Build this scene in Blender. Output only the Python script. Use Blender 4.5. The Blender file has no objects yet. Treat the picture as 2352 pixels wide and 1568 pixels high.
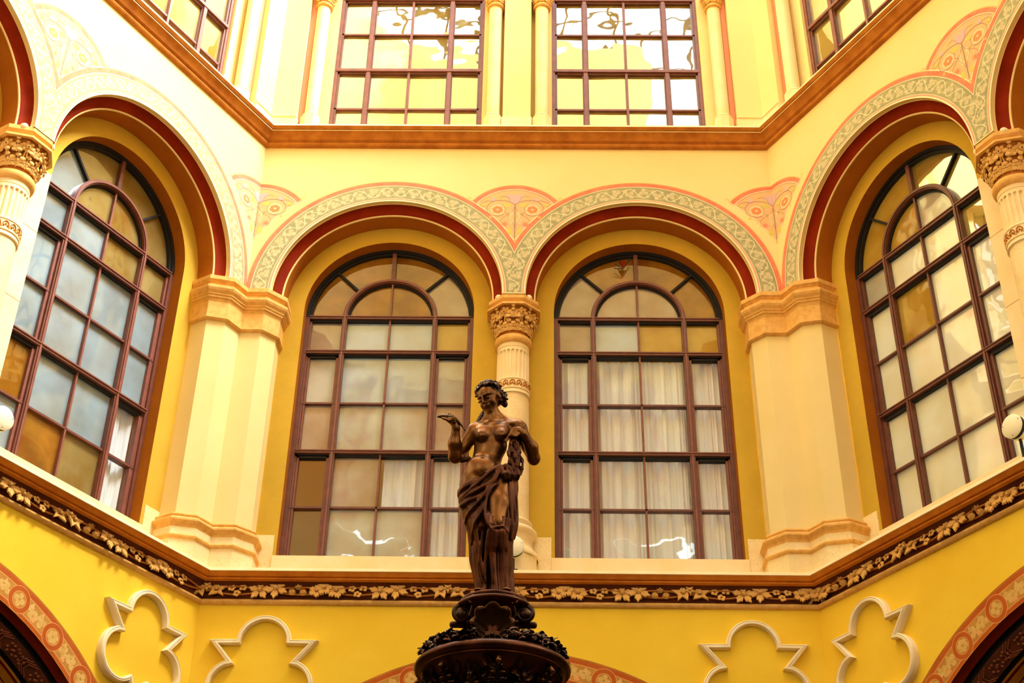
import bpy, bmesh, math, random
from mathutils import Vector, Matrix
from mathutils.geometry import tessellate_polygon
S = bpy.context.scene
COL = S.collection
PI = math.pi
sin, cos, rad = math.sin, math.cos, math.radians
random.seed(7)

# ------------------------------------------------------------------ camera, light, exposure
SIDE = 7.0                      # length of one side of the hexagonal court
A = SIDE * math.sqrt(3) / 2     # distance from its axis to each wall
cam_d = bpy.data.cameras.new('camera'); cam = bpy.data.objects.new('camera', cam_d); COL.objects.link(cam)
cam_d.sensor_width = 36.0; cam_d.lens = 36.0 * 3178.9 / 2352
pitch, yaw, roll = 0.5827, -0.0171, 0.0161
Fv = Vector((sin(yaw) * cos(pitch), cos(yaw) * cos(pitch), sin(pitch)))
Rv = Vector((cos(yaw), -sin(yaw), 0)); Uv = Rv.cross(Fv)
R2 = Rv * cos(roll) + Uv * sin(roll); U2 = -Rv * sin(roll) + Uv * cos(roll)
cm = Matrix((R2, U2, -Fv)).transposed().to_4x4(); cm.translation = Vector((0.2394, -8.6278, 1.6))
cam.matrix_world = cm; cam_d.clip_end = 200
S.camera = cam

W = bpy.data.worlds.new('sky'); S.world = W; W.use_nodes = True
wn = W.node_tree; bg = wn.nodes['Background']
bg.inputs[0].default_value = (0.86, 1.0, 1.08, 1); bg.inputs[1].default_value = 7.0

sun_d = bpy.data.lights.new('sun', 'SUN'); sun = bpy.data.objects.new('sun', sun_d); COL.objects.link(sun)
sun_d.energy = 24.5; sun_d.angle = rad(30); sun_d.color = (0.97, 0.99, 1.0)
sdir = Vector((0.90, -0.30, 1.18)).normalized()           # towards the sun
sun.rotation_euler = sdir.to_track_quat('Z', 'Y').to_euler()

portal_d = bpy.data.lights.new('roof_portal', 'AREA'); portal = bpy.data.objects.new('roof_portal', portal_d)
COL.objects.link(portal); portal_d.shape = 'RECTANGLE'; portal_d.size = 14.2; portal_d.size_y = 12.4
portal.location = (0, 0, 29.3); portal_d.cycles.is_portal = True

S.view_settings.view_transform = 'Standard'; S.view_settings.look = 'None'
S.view_settings.exposure = 0.06; S.view_settings.gamma = 1.0; S.view_settings.use_curve_mapping = False
S.cycles.use_denoising = True
S.cycles.max_bounces = 10; S.cycles.diffuse_bounces = 5; S.cycles.glossy_bounces = 3
S.cycles.transparent_max_bounces = 12; S.cycles.sample_clamp_indirect = 12
S.cycles.caustics_reflective = False; S.cycles.caustics_refractive = False

# ------------------------------------------------------------------ materials
MATS = {}
def mat(name, col, rough=0.7, metal=0.0, col2=None, nscale=3.0, bump=0.0, bscale=60.0, spots=0.0, spec=0.3, coat=0.0, pit=None):
    m = bpy.data.materials.new(name); m.use_nodes = True; nt = m.node_tree; N = nt.nodes; L = nt.links
    b = N['Principled BSDF']; b.inputs['Roughness'].default_value = rough; b.inputs['Metallic'].default_value = metal
    b.inputs['Specular IOR Level'].default_value = spec; b.inputs['Coat Weight'].default_value = coat
    c4 = tuple(col) + (1,)
    b.inputs['Base Color'].default_value = c4
    tc = N.new('ShaderNodeTexCoord')
    if col2:
        n = N.new('ShaderNodeTexNoise'); n.inputs['Scale'].default_value = nscale; n.inputs['Detail'].default_value = 6
        n.inputs['Roughness'].default_value = 0.6
        r = N.new('ShaderNodeValToRGB'); r.color_ramp.elements[0].position = 0.35; r.color_ramp.elements[1].position = 0.68
        r.color_ramp.elements[0].color = tuple(col2) + (1,); r.color_ramp.elements[1].color = c4
        L.new(tc.outputs['Object'], n.inputs['Vector']); L.new(n.outputs['Fac'], r.inputs['Fac'])
        out = r.outputs['Color']
        if pit:
            n2 = N.new('ShaderNodeTexNoise'); n2.inputs['Scale'].default_value = 95; n2.inputs['Detail'].default_value = 4
            mp = N.new('ShaderNodeMapping'); mp.inputs['Scale'].default_value = (1.0, 1.0, 0.55)
            L.new(tc.outputs['Object'], mp.inputs['Vector']); L.new(mp.outputs['Vector'], n2.inputs['Vector'])
            r2 = N.new('ShaderNodeValToRGB'); r2.color_ramp.elements[0].position = 0.60; r2.color_ramp.elements[1].position = 0.68
            mx = N.new('ShaderNodeMix'); mx.data_type = 'RGBA'
            mx.inputs['B'].default_value = tuple(pit) + (1,)
            L.new(n2.outputs['Fac'], r2.inputs['Fac']); 
            ml = N.new('ShaderNodeMath'); ml.operation = 'MULTIPLY'; ml.inputs[1].default_value = 0.55
            L.new(r2.outputs['Color'], ml.inputs[0]); L.new(ml.outputs[0], mx.inputs['Factor'])
            L.new(out, mx.inputs['A']); out = mx.outputs['Result']
        L.new(out, b.inputs['Base Color'])
    if bump:
        n = N.new('ShaderNodeTexNoise'); n.inputs['Scale'].default_value = bscale; n.inputs['Detail'].default_value = 5
        bp = N.new('ShaderNodeBump'); bp.inputs['Strength'].default_value = bump; bp.inputs['Distance'].default_value = 0.01
        L.new(tc.outputs['Object'], n.inputs['Vector']); L.new(n.outputs['Fac'], bp.inputs['Height']); L.new(bp.outputs['Normal'], b.inputs['Normal'])
    MATS[name] = m; return m

def glass(name, dcol, dfac, wave=0.05, gloss=0.12, dcol2=None):
    """window glass: a clear or milky pane with a reflecting, slightly wavy face"""
    m = bpy.data.materials.new(name); m.use_nodes = True; nt = m.node_tree; N = nt.nodes; L = nt.links
    N.remove(N['Principled BSDF']); out = N['Material Output']
    tr = N.new('ShaderNodeBsdfTransparent'); tr.inputs[0].default_value = (0.93, 0.95, 0.93, 1)
    df = N.new('ShaderNodeBsdfDiffuse'); df.inputs[0].default_value = tuple(dcol) + (1,)
    tc = N.new('ShaderNodeTexCoord')
    if dcol2:
        n = N.new('ShaderNodeTexNoise'); n.inputs['Scale'].default_value = 1.7; n.inputs['Detail'].default_value = 5
        r = N.new('ShaderNodeValToRGB'); r.color_ramp.elements[0].position = 0.38; r.color_ramp.elements[1].position = 0.62
        r.color_ramp.elements[0].color = tuple(dcol2) + (1,); r.color_ramp.elements[1].color = tuple(dcol) + (1,)
        L.new(tc.outputs['Object'], n.inputs['Vector']); L.new(n.outputs['Fac'], r.inputs['Fac']); L.new(r.outputs['Color'], df.inputs[0])
    gl = N.new('ShaderNodeBsdfGlossy'); gl.inputs['Roughness'].default_value = 0.015; gl.inputs[0].default_value = (1, 1, 1, 1)
    n = N.new('ShaderNodeTexNoise'); n.inputs['Scale'].default_value = 1.6; n.inputs['Detail'].default_value = 1.5
    bp = N.new('ShaderNodeBump'); bp.inputs['Strength'].default_value = 1.0; bp.inputs['Distance'].default_value = wave
    L.new(tc.outputs['Object'], n.inputs['Vector']); L.new(n.outputs['Fac'], bp.inputs['Height']); L.new(bp.outputs['Normal'], gl.inputs['Normal'])
    m1 = N.new('ShaderNodeMixShader'); m1.inputs[0].default_value = dfac
    L.new(tr.outputs[0], m1.inputs[1]); L.new(df.outputs[0], m1.inputs[2])
    lw = N.new('ShaderNodeLayerWeight'); pw = N.new('ShaderNodeMath'); pw.operation = 'POWER'; pw.inputs[1].default_value = 4.0
    L.new(lw.outputs['Facing'], pw.inputs[0]); fr = N.new('ShaderNodeMath'); fr.operation = 'MULTIPLY_ADD'; fr.inputs[1].default_value = 0.85; fr.inputs[2].default_value = 0.04
    L.new(pw.outputs[0], fr.inputs[0])
    ad = N.new('ShaderNodeMath'); ad.operation = 'ADD'; ad.inputs[1].default_value = gloss; ad.use_clamp = True
    L.new(fr.outputs[0], ad.inputs[0])
    m2 = N.new('ShaderNodeMixShader'); L.new(ad.outputs[0], m2.inputs[0]); L.new(m1.outputs[0], m2.inputs[1]); L.new(gl.outputs[0], m2.inputs[2])
    L.new(m2.outputs[0], out.inputs[0]); MATS[name] = m; return m

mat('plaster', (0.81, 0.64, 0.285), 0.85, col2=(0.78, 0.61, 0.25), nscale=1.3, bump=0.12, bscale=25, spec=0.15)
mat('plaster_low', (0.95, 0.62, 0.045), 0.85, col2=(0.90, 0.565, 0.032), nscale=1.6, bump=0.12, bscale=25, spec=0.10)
mat('plaster_shaded', (0.60, 0.37, 0.038), 0.85, col2=(0.52, 0.33, 0.032), nscale=2.2, bump=0.15, bscale=20, spec=0.10)  # wall plaster darkened to put the recess shade into its colour
mat('soffit', (0.40, 0.125, 0.008), 0.8, col2=(0.34, 0.10, 0.006), nscale=3, spec=0.1)  # same wall paint, browned to carry the shade of soffits and reveals
mat('stone', (0.88, 0.71, 0.38), 0.8, col2=(0.80, 0.60, 0.27), nscale=4, bump=0.25, bscale=60, pit=(0.45, 0.25, 0.06))
mat('stone_smooth', (0.88, 0.70, 0.40), 0.75, col2=(0.82, 0.62, 0.29), nscale=3, bump=0.1, bscale=60)
mat('stone_brown', (0.54, 0.20, 0.025), 0.8, col2=(0.38, 0.12, 0.014), nscale=5, bump=0.3, bscale=50, spec=0.15)  # cornice stone with underside shade in its brown; also dark details
mat('stone_shaded', (0.80, 0.26, 0.020), 0.8, col2=(0.60, 0.17, 0.012), nscale=5, bump=0.3, bscale=50, spec=0.12)  # same stone on the lower string course, shade tinted into it
mat('frieze_ground', (0.15, 0.036, 0.006), 0.85, col2=(0.09, 0.02, 0.004), nscale=6, spec=0.1)
mat('carving', (0.80, 0.46, 0.12), 0.75, col2=(0.66, 0.34, 0.07), nscale=14, bump=0.2, bscale=50)
mat('ornament_stone', (0.80, 0.50, 0.16), 0.75, col2=(0.62, 0.34, 0.08), nscale=14)
mat('oxblood', (0.25, 0.022, 0.003), 0.7, col2=(0.18, 0.014, 0.002), nscale=3, spec=0.04)
mat('terracotta', (0.66, 0.22, 0.10), 0.7)
mat('paint_red', (0.66, 0.16, 0.07), 0.85, col2=(0.72, 0.24, 0.12), nscale=7)
mat('paint_pink', (0.7, 0.29, 0.17), 0.85, col2=(0.74, 0.36, 0.22), nscale=7)
mat('paint_cream', (0.92, 0.74, 0.42), 0.8)
mat('paint_green', (0.3, 0.28, 0.13), 0.85, col2=(0.4, 0.36, 0.17), nscale=7)
mat('paint_leaf', (0.52, 0.45, 0.22), 0.85, col2=(0.60, 0.50, 0.27), nscale=12)
mat('paint_leaf_line', (0.74, 0.66, 0.38), 0.85)
mat('paint_field', (0.74, 0.40, 0.20), 0.85, col2=(0.74, 0.45, 0.18), nscale=4)
mat('paint_stem', (0.34, 0.20, 0.14), 0.85)
mat('paint_rose', (0.78, 0.24, 0.07), 0.85)
mat('paint_pale', (0.80, 0.54, 0.28), 0.85)
mat('paint_lilac', (0.62, 0.40, 0.36), 0.85)
mat('paint_moss', (0.62, 0.50, 0.10), 0.85)
mat('paint_ochre', (0.80, 0.45, 0.12), 0.85)
mat('arch_red', (0.46, 0.085, 0.010), 0.8, col2=(0.52, 0.12, 0.015), nscale=3, spec=0.1)
mat('arch_field', (0.58, 0.27, 0.035), 0.85, col2=(0.48, 0.20, 0.025), nscale=9)
mat('arch_line', (0.80, 0.36, 0.10), 0.85)
mat('arch_leaf', (0.76, 0.47, 0.13), 0.85, col2=(0.62, 0.34, 0.07), nscale=25)
mat('dark_wood', (0.16, 0.035, 0.01), 0.55, col2=(0.09, 0.02, 0.008), nscale=5)
mat('wood_carving', (0.38, 0.10, 0.03), 0.5)
mat('black_groove', (0.012, 0.008, 0.006), 0.9)  # darkness of the deep gaps painted as black
mat('window_wood', (0.17, 0.05, 0.028), 0.42, col2=(0.12, 0.035, 0.02), nscale=8, spec=0.5)
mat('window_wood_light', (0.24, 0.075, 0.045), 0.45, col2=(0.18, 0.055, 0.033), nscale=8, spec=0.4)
mat('window_dark', (0.012, 0.010, 0.008), 0.6)  # frame undersides painted near black for shadow; also the iron bars
mat('room_ochre', (0.75, 0.40, 0.10), 0.9)
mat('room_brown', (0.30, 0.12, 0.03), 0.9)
mat('curtain_cloth', (0.86, 0.90, 0.95), 0.9)
mat('arcade_orange', (0.92, 0.42, 0.03), 0.8, col2=(0.86, 0.36, 0.02), nscale=3)  # orange kept bright to stand in for light from the passage
mat('moulding_cream', (0.93, 0.80, 0.52), 0.7, col2=(0.88, 0.70, 0.38), nscale=5)
mat('white_enamel', (0.90, 0.82, 0.55), 0.4)
mat('black_rubber', (0.01, 0.01, 0.01), 0.6)
mat('bronze', (0.27, 0.105, 0.022), 0.36, metal=0.92, col2=(0.10, 0.036, 0.010), nscale=6, bump=0.12, bscale=40, spec=0.4)
mat('bronze_dark', (0.10, 0.045, 0.018), 0.34, metal=0.85, col2=(0.035, 0.016, 0.008), nscale=6, bump=0.15, bscale=30, spec=0.5)
mat('bronze_drape', (0.125, 0.038, 0.012), 0.36, metal=0.9, col2=(0.05, 0.015, 0.006), nscale=7, bump=0.12, bscale=40, spec=0.4)
mat('paving', (0.13, 0.09, 0.05), 0.8, col2=(0.09, 0.06, 0.035), nscale=2)
glass('pane_clear', (0.5, 0.4, 0.2), 0.06, wave=.012, gloss=.05)
glass('pane_tan', (0.44, 0.38, 0.30), 0.8, wave=.012, gloss=.05, dcol2=(0.34, 0.25, 0.16))
glass('pane_ochre', (0.50, 0.34, 0.06), 0.80, wave=.012, gloss=.05, dcol2=(0.40, 0.22, 0.02))
glass('pane_grey', (0.25, 0.34, 0.37), 0.92, wave=.012, gloss=.05, dcol2=(0.20, 0.25, 0.25))
glass('pane_umber', (0.26, 0.20, 0.07), 0.90, wave=.012, gloss=.05, dcol2=(0.20, 0.12, 0.02))
glass('pane_amber', (0.34, 0.15, 0.012), 0.88, wave=.012, gloss=.04, dcol2=(0.18, 0.065, 0.006))
glass('pane_milky', (0.46, 0.50, 0.43), 0.90, wave=.012, gloss=.05, dcol2=(0.38, 0.35, 0.26))
glass('pane_white', (0.42, 0.53, 0.58), 0.92, wave=.012, gloss=.05, dcol2=(0.38, 0.43, 0.40))  # bluish sky reflection put into the diffuse colour
glass('pane_cream', (0.76, 0.80, 0.66), 0.93, wave=.012, gloss=.05, dcol2=(0.72, 0.70, 0.48))
glass('pane_mirror', (0.55, 0.44, 0.11), 0.70, wave=0.008, gloss=0.30, dcol2=(0.42, 0.30, 0.05))  # yellow of the reflected walls painted into the diffuse part

# ------------------------------------------------------------------ mesh helpers
class MB:
    def __init__(s): s.v = []; s.f = []; s.m = []; s.mats = []
    def mi(s, name):
        if name not in s.mats: s.mats.append(name)
        return s.mats.index(name)
    def face(s, pts, m):
        i = len(s.v); s.v += [tuple(p) for p in pts]; s.f.append(tuple(range(i, i + len(pts)))); s.m.append(s.mi(m))
    def grid(s, rows, m, close=False, mats=None):
        i0 = len(s.v); n = len(rows[0])
        for r in rows: s.v += [tuple(p) for p in r]
        for a in range(len(rows) - 1):
            mm = s.mi(mats[a] if mats else m)
            for b in range(n if close else n - 1):
                c = (b + 1) % n
                s.f.append((i0 + a * n + b, i0 + a * n + c, i0 + (a + 1) * n + c, i0 + (a + 1) * n + b)); s.m.append(mm)
    def poly(s, pts, m, holes=()):
        loops = [[Vector(p) for p in pts]] + [[Vector(p) for p in h] for h in holes]
        flat = [p for l in loops for p in l]; i0 = len(s.v); s.v += [tuple(p) for p in flat]; mm = s.mi(m)
        for t in tessellate_polygon(loops): s.f.append(tuple(i0 + k for k in t)); s.m.append(mm)
    def box(s, x0, x1, y0, y1, z0, z1, m, skip=()):
        c = [(x0, y0, z0), (x1, y0, z0), (x1, y1, z0), (x0, y1, z0), (x0, y0, z1), (x1, y0, z1), (x1, y1, z1), (x0, y1, z1)]
        i = len(s.v); s.v += c; mm = s.mi(m)
        for k, f in enumerate([(0, 3, 2, 1), (4, 5, 6, 7), (0, 1, 5, 4), (2, 3, 7, 6), (1, 2, 6, 5), (3, 0, 4, 7)]):
            if k not in skip: s.f.append(tuple(i + q for q in f)); s.m.append(mm)
    def bar(s, p, q, w, y0, y1, m):
        """a straight bar of width w in the x-z plane between depths y0, y1"""
        p = Vector(p); q = Vector(q); t = (q - p).normalized(); n = Vector((-t[1], t[0])) * w / 2
        c = [p + n, p - n, q - n, q + n]
        i = len(s.v); s.v += [(a[0], y0, a[1]) for a in c] + [(a[0], y1, a[1]) for a in c]; mm = s.mi(m)
        for f in [(0, 1, 2, 3), (7, 6, 5, 4), (0, 4, 5, 1), (1, 5, 6, 2), (2, 6, 7, 3), (3, 7, 4, 0)]: s.f.append(tuple(i + k for k in f)); s.m.append(mm)
    def tube(s, pts, r, m, n=8, cap=True):
        pts = [Vector(p) for p in pts]; rr = r if isinstance(r, (list, tuple)) else [r] * len(pts); rows = []
        up = Vector((0, 0, 1)); prev = None
        for i, p in enumerate(pts):
            t = (pts[min(i + 1, len(pts) - 1)] - pts[max(i - 1, 0)]).normalized()
            a = prev if prev else (up if abs(t.z) < 0.9 else Vector((1, 0, 0)))
            b = t.cross(a).normalized(); a = b.cross(t).normalized(); prev = a
            rows.append([p + (a * cos(2 * PI * k / n) + b * sin(2 * PI * k / n)) * rr[i] for k in range(n)])
        s.grid(rows, m, close=True)
        if cap: s.face(rows[0][::-1], m); s.face(rows[-1], m)
    def ball(s, c, r, m, seg=10, rings=7, M=None):
        rx, ry, rz = r if isinstance(r, (tuple, list)) else (r, r, r); c = Vector(c); rows = []
        for i in range(rings + 1):
            th = PI * i / rings; row = []
            for k in range(seg):
                v = Vector((rx * sin(th) * cos(2 * PI * k / seg), ry * sin(th) * sin(2 * PI * k / seg), rz * cos(th)))
                row.append(c + (M @ v if M else v))
            rows.append(row)
        s.grid(rows, m, close=True)
    def lathe(s, prof, m, n=48, c=(0, 0), a0=0.0, a1=2 * PI, mats=None):
        full = abs(a1 - a0 - 2 * PI) < 1e-6; k = n if full else n + 1; rows = []
        for r, z in prof: rows.append([(c[0] + r * cos(a0 + (a1 - a0) * j / n), c[1] + r * sin(a0 + (a1 - a0) * j / n), z) for j in range(k)])
        s.grid(rows, m, close=full, mats=mats)
    def xf(s, M, i0=0):
        for i in range(i0, len(s.v)): s.v[i] = tuple(M @ Vector(s.v[i]))
    def add(s, o, M=None):
        i = len(s.v); s.v += [tuple(M @ Vector(p)) if M else p for p in o.v]
        mp = [s.mi(x) for x in o.mats]
        s.f += [tuple(i + k for k in f) for f in o.f]; s.m += [mp[k] for k in o.m]
    def build(s, name, parent=None, smooth=False, merge=True, origin=None, angle=40):
        me = bpy.data.meshes.new(name)
        if origin: s.v = [(p[0] - origin[0], p[1] - origin[1], p[2] - origin[2]) for p in s.v]
        me.from_pydata(s.v, [], s.f)
        for x in s.mats: me.materials.append(MATS[x])
        me.polygons.foreach_set('material_index', s.m)
        bm = bmesh.new(); bm.from_mesh(me)
        if merge: bmesh.ops.remove_doubles(bm, verts=bm.verts, dist=0.0002)
        bmesh.ops.recalc_face_normals(bm, faces=bm.faces)
        if smooth:
            for f in bm.faces: f.smooth = True
            for e in bm.edges:
                if len(e.link_faces) == 2 and e.calc_face_angle(0) > rad(angle): e.smooth = False
        bm.to_mesh(me); bm.free(); me.update()
        o = bpy.data.objects.new(name, me); COL.objects.link(o)
        if origin: o.location = origin
        if parent: o.parent = parent
        return o

def tag(o, label=None, cat=None, group=None, kind=None):
    if label: o['label'] = label
    if cat: o['category'] = cat
    if group: o['group'] = group
    if kind: o['kind'] = kind
    return o
def empty(name, loc=(0, 0, 0), rz=0.0):
    o = bpy.data.objects.new(name, None); COL.objects.link(o); o.location = loc; o.rotation_euler = (0, 0, rz); o.empty_display_size = 0.2
    return o
def copy_tree(o, parent=None):
    c = o.copy(); COL.objects.link(c); c.parent = parent
    for ch in list(o.children): copy_tree(ch, c)
    return c
ANG = {'back': 0.0, 'left': rad(60), 'right': rad(-60), 'front': PI, 'front_left': rad(120), 'front_right': rad(-120)}
def on_wall(side, u, d, z):
    """a point u along a wall, d out of its face towards the court, at height z"""
    a = ANG[side]; y = A - d
    return Vector((u * cos(a) - y * sin(a), u * sin(a) + y * cos(a), z))
# ------------------------------------------------------------------ walls of the court
BAY = 1.66; ZC = 12.05; R_FACE = 1.511; R_IN = 1.375; R_WIN = 1.13; D_REC = -0.43; D_WIN = -0.63
Z_LEDGE = 8.07; Z_CAP = 12.03; Z_CORN = 14.50; Z_UP = 14.80
GZ = 3.757; GR = 3.12       # the large ground floor arch
def Y(d): return A - d
def arc(cx, cz, r, a0, a1, n): return [(cx + r * cos(a0 + (a1 - a0) * i / n), cz + r * sin(a0 + (a1 - a0) * i / n)) for i in range(n + 1)]
def p3(pts, d): return [(u, Y(d), z) for u, z in pts]

def build_wall(side, ang):
    root = empty('wall_' + side, (0, 0, 0), ang)
    tag(root, kind='structure')
    w = MB()
    # lower face with the top of the ground floor arch
    g = arc(0, GZ, GR, 0, PI, 64)
    w.poly(p3([(3.5, 0), (3.5, 7.72), (-3.5, 7.72), (-3.5, 0), (-GR, 0)] + g[::-1] + [(GR, 0)], 0), 'plaster_low')
    # middle face: two arches resting on corner piers and the middle column
    right = arc(BAY, ZC, R_FACE, 0, PI, 40); left = arc(-BAY, ZC, R_FACE, 0, PI, 40)
    w.poly(p3([(3.5, Z_CAP), (3.5, Z_CORN + .1), (-3.5, Z_CORN + .1), (-3.5, Z_CAP), (-BAY - R_FACE, Z_CAP)] + left[::-1] +
              [(-BAY + R_FACE, Z_CAP), (BAY - R_FACE, Z_CAP)] + right[::-1] + [(BAY + R_FACE, Z_CAP)], 0), 'plaster')
    # recessed face with the window openings
    for s in (-1, 1):
        c = s * BAY
        hole = [(c - R_WIN, 8.49), (c + R_WIN, 8.49)] + arc(c, ZC, R_WIN, 0, PI, 40)
        w.poly(p3([(c - 1.66, Z_LEDGE - .1), (c + 1.66, Z_LEDGE - .1), (c + 1.66, 13.6), (c - 1.66, 13.6)], D_REC), 'plaster_shaded', holes=[p3(hole, D_REC)])
        # window reveal
        path = [(c + R_WIN, 8.3)] + arc(c, ZC, R_WIN, 0, PI, 40) + [(c - R_WIN, 8.3)]
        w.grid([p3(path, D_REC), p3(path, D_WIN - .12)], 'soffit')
    w.build('plaster_wall', root)
    if side in ('left', 'right'):      # pale jointed strips by the middle column, whiter light painted on
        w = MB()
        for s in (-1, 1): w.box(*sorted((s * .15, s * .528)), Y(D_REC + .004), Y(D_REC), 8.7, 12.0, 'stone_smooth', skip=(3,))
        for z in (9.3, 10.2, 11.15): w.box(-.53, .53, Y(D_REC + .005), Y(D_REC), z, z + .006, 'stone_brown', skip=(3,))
        w.build('lit_strip', root)
    if side.startswith('front'):
        w = MB()
        for s in (-1, 1): w.face(p3([(s * BAY - 1.3, 8.2), (s * BAY + 1.3, 8.2), (s * BAY + 1.3, 13.4), (s * BAY - 1.3, 13.4)], -.7), 'pane_milky')
        w.build('closed_glazing', root)
    # arch mouldings
    for s in (-1, 1):
        c = s * BAY; m = MB()
        prof = [(R_FACE, 0), (R_FACE, -.06)]
        prof += [(R_FACE - .008 - .094 * (1 - cos(t)), -.062 - .085 * sin(t)) for t in [PI / 2 * k / 6 for k in range(7)]]
        prof += [(1.395, -.160), (1.380, -.165), (R_IN, -.175), (R_IN, D_REC)]
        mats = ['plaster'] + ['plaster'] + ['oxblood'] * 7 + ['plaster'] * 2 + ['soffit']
        rows = []
        for r, d in prof:
            pa = [(c + r, Z_CAP)] + arc(c, ZC, r, 0, PI, 56) + [(c - r, Z_CAP)]
            rows.append(p3(pa, d))
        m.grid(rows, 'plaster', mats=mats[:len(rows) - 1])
        for q in (-1, 1):    # stops at the foot of the red hollow
            m.ball((c + q * 1.462, Y(-.115), Z_CAP), (.045, .055, .05), 'paint_cream', 20, 12)
        m.build('arch_moulding', root, smooth=True)
    # sill and stone blocks at the foot of the recess
    for s in (-1, 1):
        c = s * BAY; m = MB()
        m.box(c - 1.17, c + 1.17, Y(-.40), Y(-.72), Z_LEDGE - .02, 8.485, 'stone_smooth')
        m.build('window_sill', root)
        for q in (-1, 1):
            m = MB(); x0, x1 = sorted((c + q * 1.17, c + q * 1.60))
            m.box(x0, x1, Y(-.415), Y(-.5), Z_LEDGE - .02, 8.755, 'stone'); m.build('foundation_block', root)
    # ground floor arch: chamfer, groove, panelled soffit
    m = MB(); prof = [(3.12, 0), (3.118, -.02), (3.108, -.06), (3.086, -.10), (3.118, -.11), (3.118, -.17), (3.066, -.172), (3.056, -.18), (2.960, -.312), (2.985, -.32), (2.985, -.37), (2.946, -.372), (2.940, -.40), (2.940, -.44), (2.940, -.47), (2.94, -.56), (2.94, -.58), (2.94, -2.6)]
    mats = ['oxblood', 'oxblood', 'oxblood', 'black_groove', 'black_groove', 'black_groove', 'dark_wood', 'dark_wood', 'black_groove', 'black_groove', 'black_groove', 'arcade_orange', 'oxblood', 'arcade_orange', 'arcade_orange', 'oxblood', 'arcade_orange']
    m.grid([p3([(r, 0)] + arc(0, GZ, r, 0, PI, 72) + [(-r, 0)], d) for r, d in prof], 'oxblood', mats=mats)
    m.build('arch_soffit', root, smooth=True, angle=30)
    # upper storey
    m = MB(); W0, W1 = .51, 2.73; ZT = 19.0
    for s in (-1, 1):
        m.poly(p3([(s * W0, Z_UP), (s * W1, Z_UP), (s * W1, ZT), (s * W0, ZT)], -.42), 'room_ochre') if side.startswith('front') else None
        for (u0, u1, zt) in ((0.0, W0, ZT), (W1, 3.14, ZT)):
            a, b = sorted((s * u0, s * u1)); m.face(p3([(a, Z_UP), (b, Z_UP), (b, zt), (a, zt)], -.26), 'plaster')
        for u in (W0, W1): m.face([(s * u, Y(-.26), Z_UP), (s * u, Y(-.5), Z_UP), (s * u, Y(-.5), ZT), (s * u, Y(-.26), ZT)], 'plaster')
        # corner pier with its plinth
        a, b = sorted((s * 3.14, s * 3.6))
        m.face(p3([(a, Z_UP), (b, Z_UP), (b, ZT), (a, ZT)], .0), 'plaster')
        m.face([(s * 3.14, Y(0), Z_UP), (s * 3.14, Y(-.26), Z_UP), (s * 3.14, Y(-.26), ZT), (s * 3.14, Y(0), ZT)], 'plaster')
    m.box(-.20, .20, Y(-.05), Y(-.26), Z_UP, ZT, 'plaster', skip=(0, 1, 3))
    m.box(-.215, .215, Y(-.03), Y(-.26), Z_UP - .05, 15.14, 'stone_smooth', skip=(3,))
    top = 25.5 if 'right' in side else 29.5  # right-hand tops cut lower so the sun reaches the left wall
    m.face(p3([(-3.5, ZT), (3.5, ZT), (3.5, top), (-3.5, top)], .0), 'plaster')
    m.face([(-3.5, Y(0), ZT), (3.5, Y(0), ZT), (3.5, Y(-.5), ZT), (-3.5, Y(-.5), ZT)], 'plaster')
    m.build('upper_wall', root)
    m = MB()
    for s in (-1, 1):
        a, b = sorted((s * 3.06, s * 3.135))
        m.box(a, b, Y(-.10), Y(-.26), 15.06, ZT, 'terracotta', skip=(0, 1, 3))
    m.build('red_stripe', root)
    m = MB()
    for s in (-1, 1):
        e = lambda d: s * (3.5 - d / math.sqrt(3))
        rows = []
        for d, z in [(.035, Z_UP - .04), (.035, 15.07), (.05, 15.075), (.05, 15.095), (.0, 15.11)]:
            rows.append([(s * 3.13 + 0 * d, Y(-.26), z), (s * 3.13, Y(d), z), (e(d), Y(d), z)])
        m.grid(rows, 'stone_smooth')
    m.build('pier_plinth', root)
    return root

def sweep_profile(m, prof, mats):
    rows = [[(-(3.5 - d / math.sqrt(3)), Y(d), z), (3.5 - d / math.sqrt(3), Y(d), z)] for d, z in prof]
    # cut lengthwise so joints and texture stay fine
    rr = []
    for a, b in rows: rr.append([tuple(a[k] + (b[k] - a[k]) * i / 12 for k in range(3)) for i in range(13)])
    m.grid(rr, 'stone_brown', mats=mats)

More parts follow.
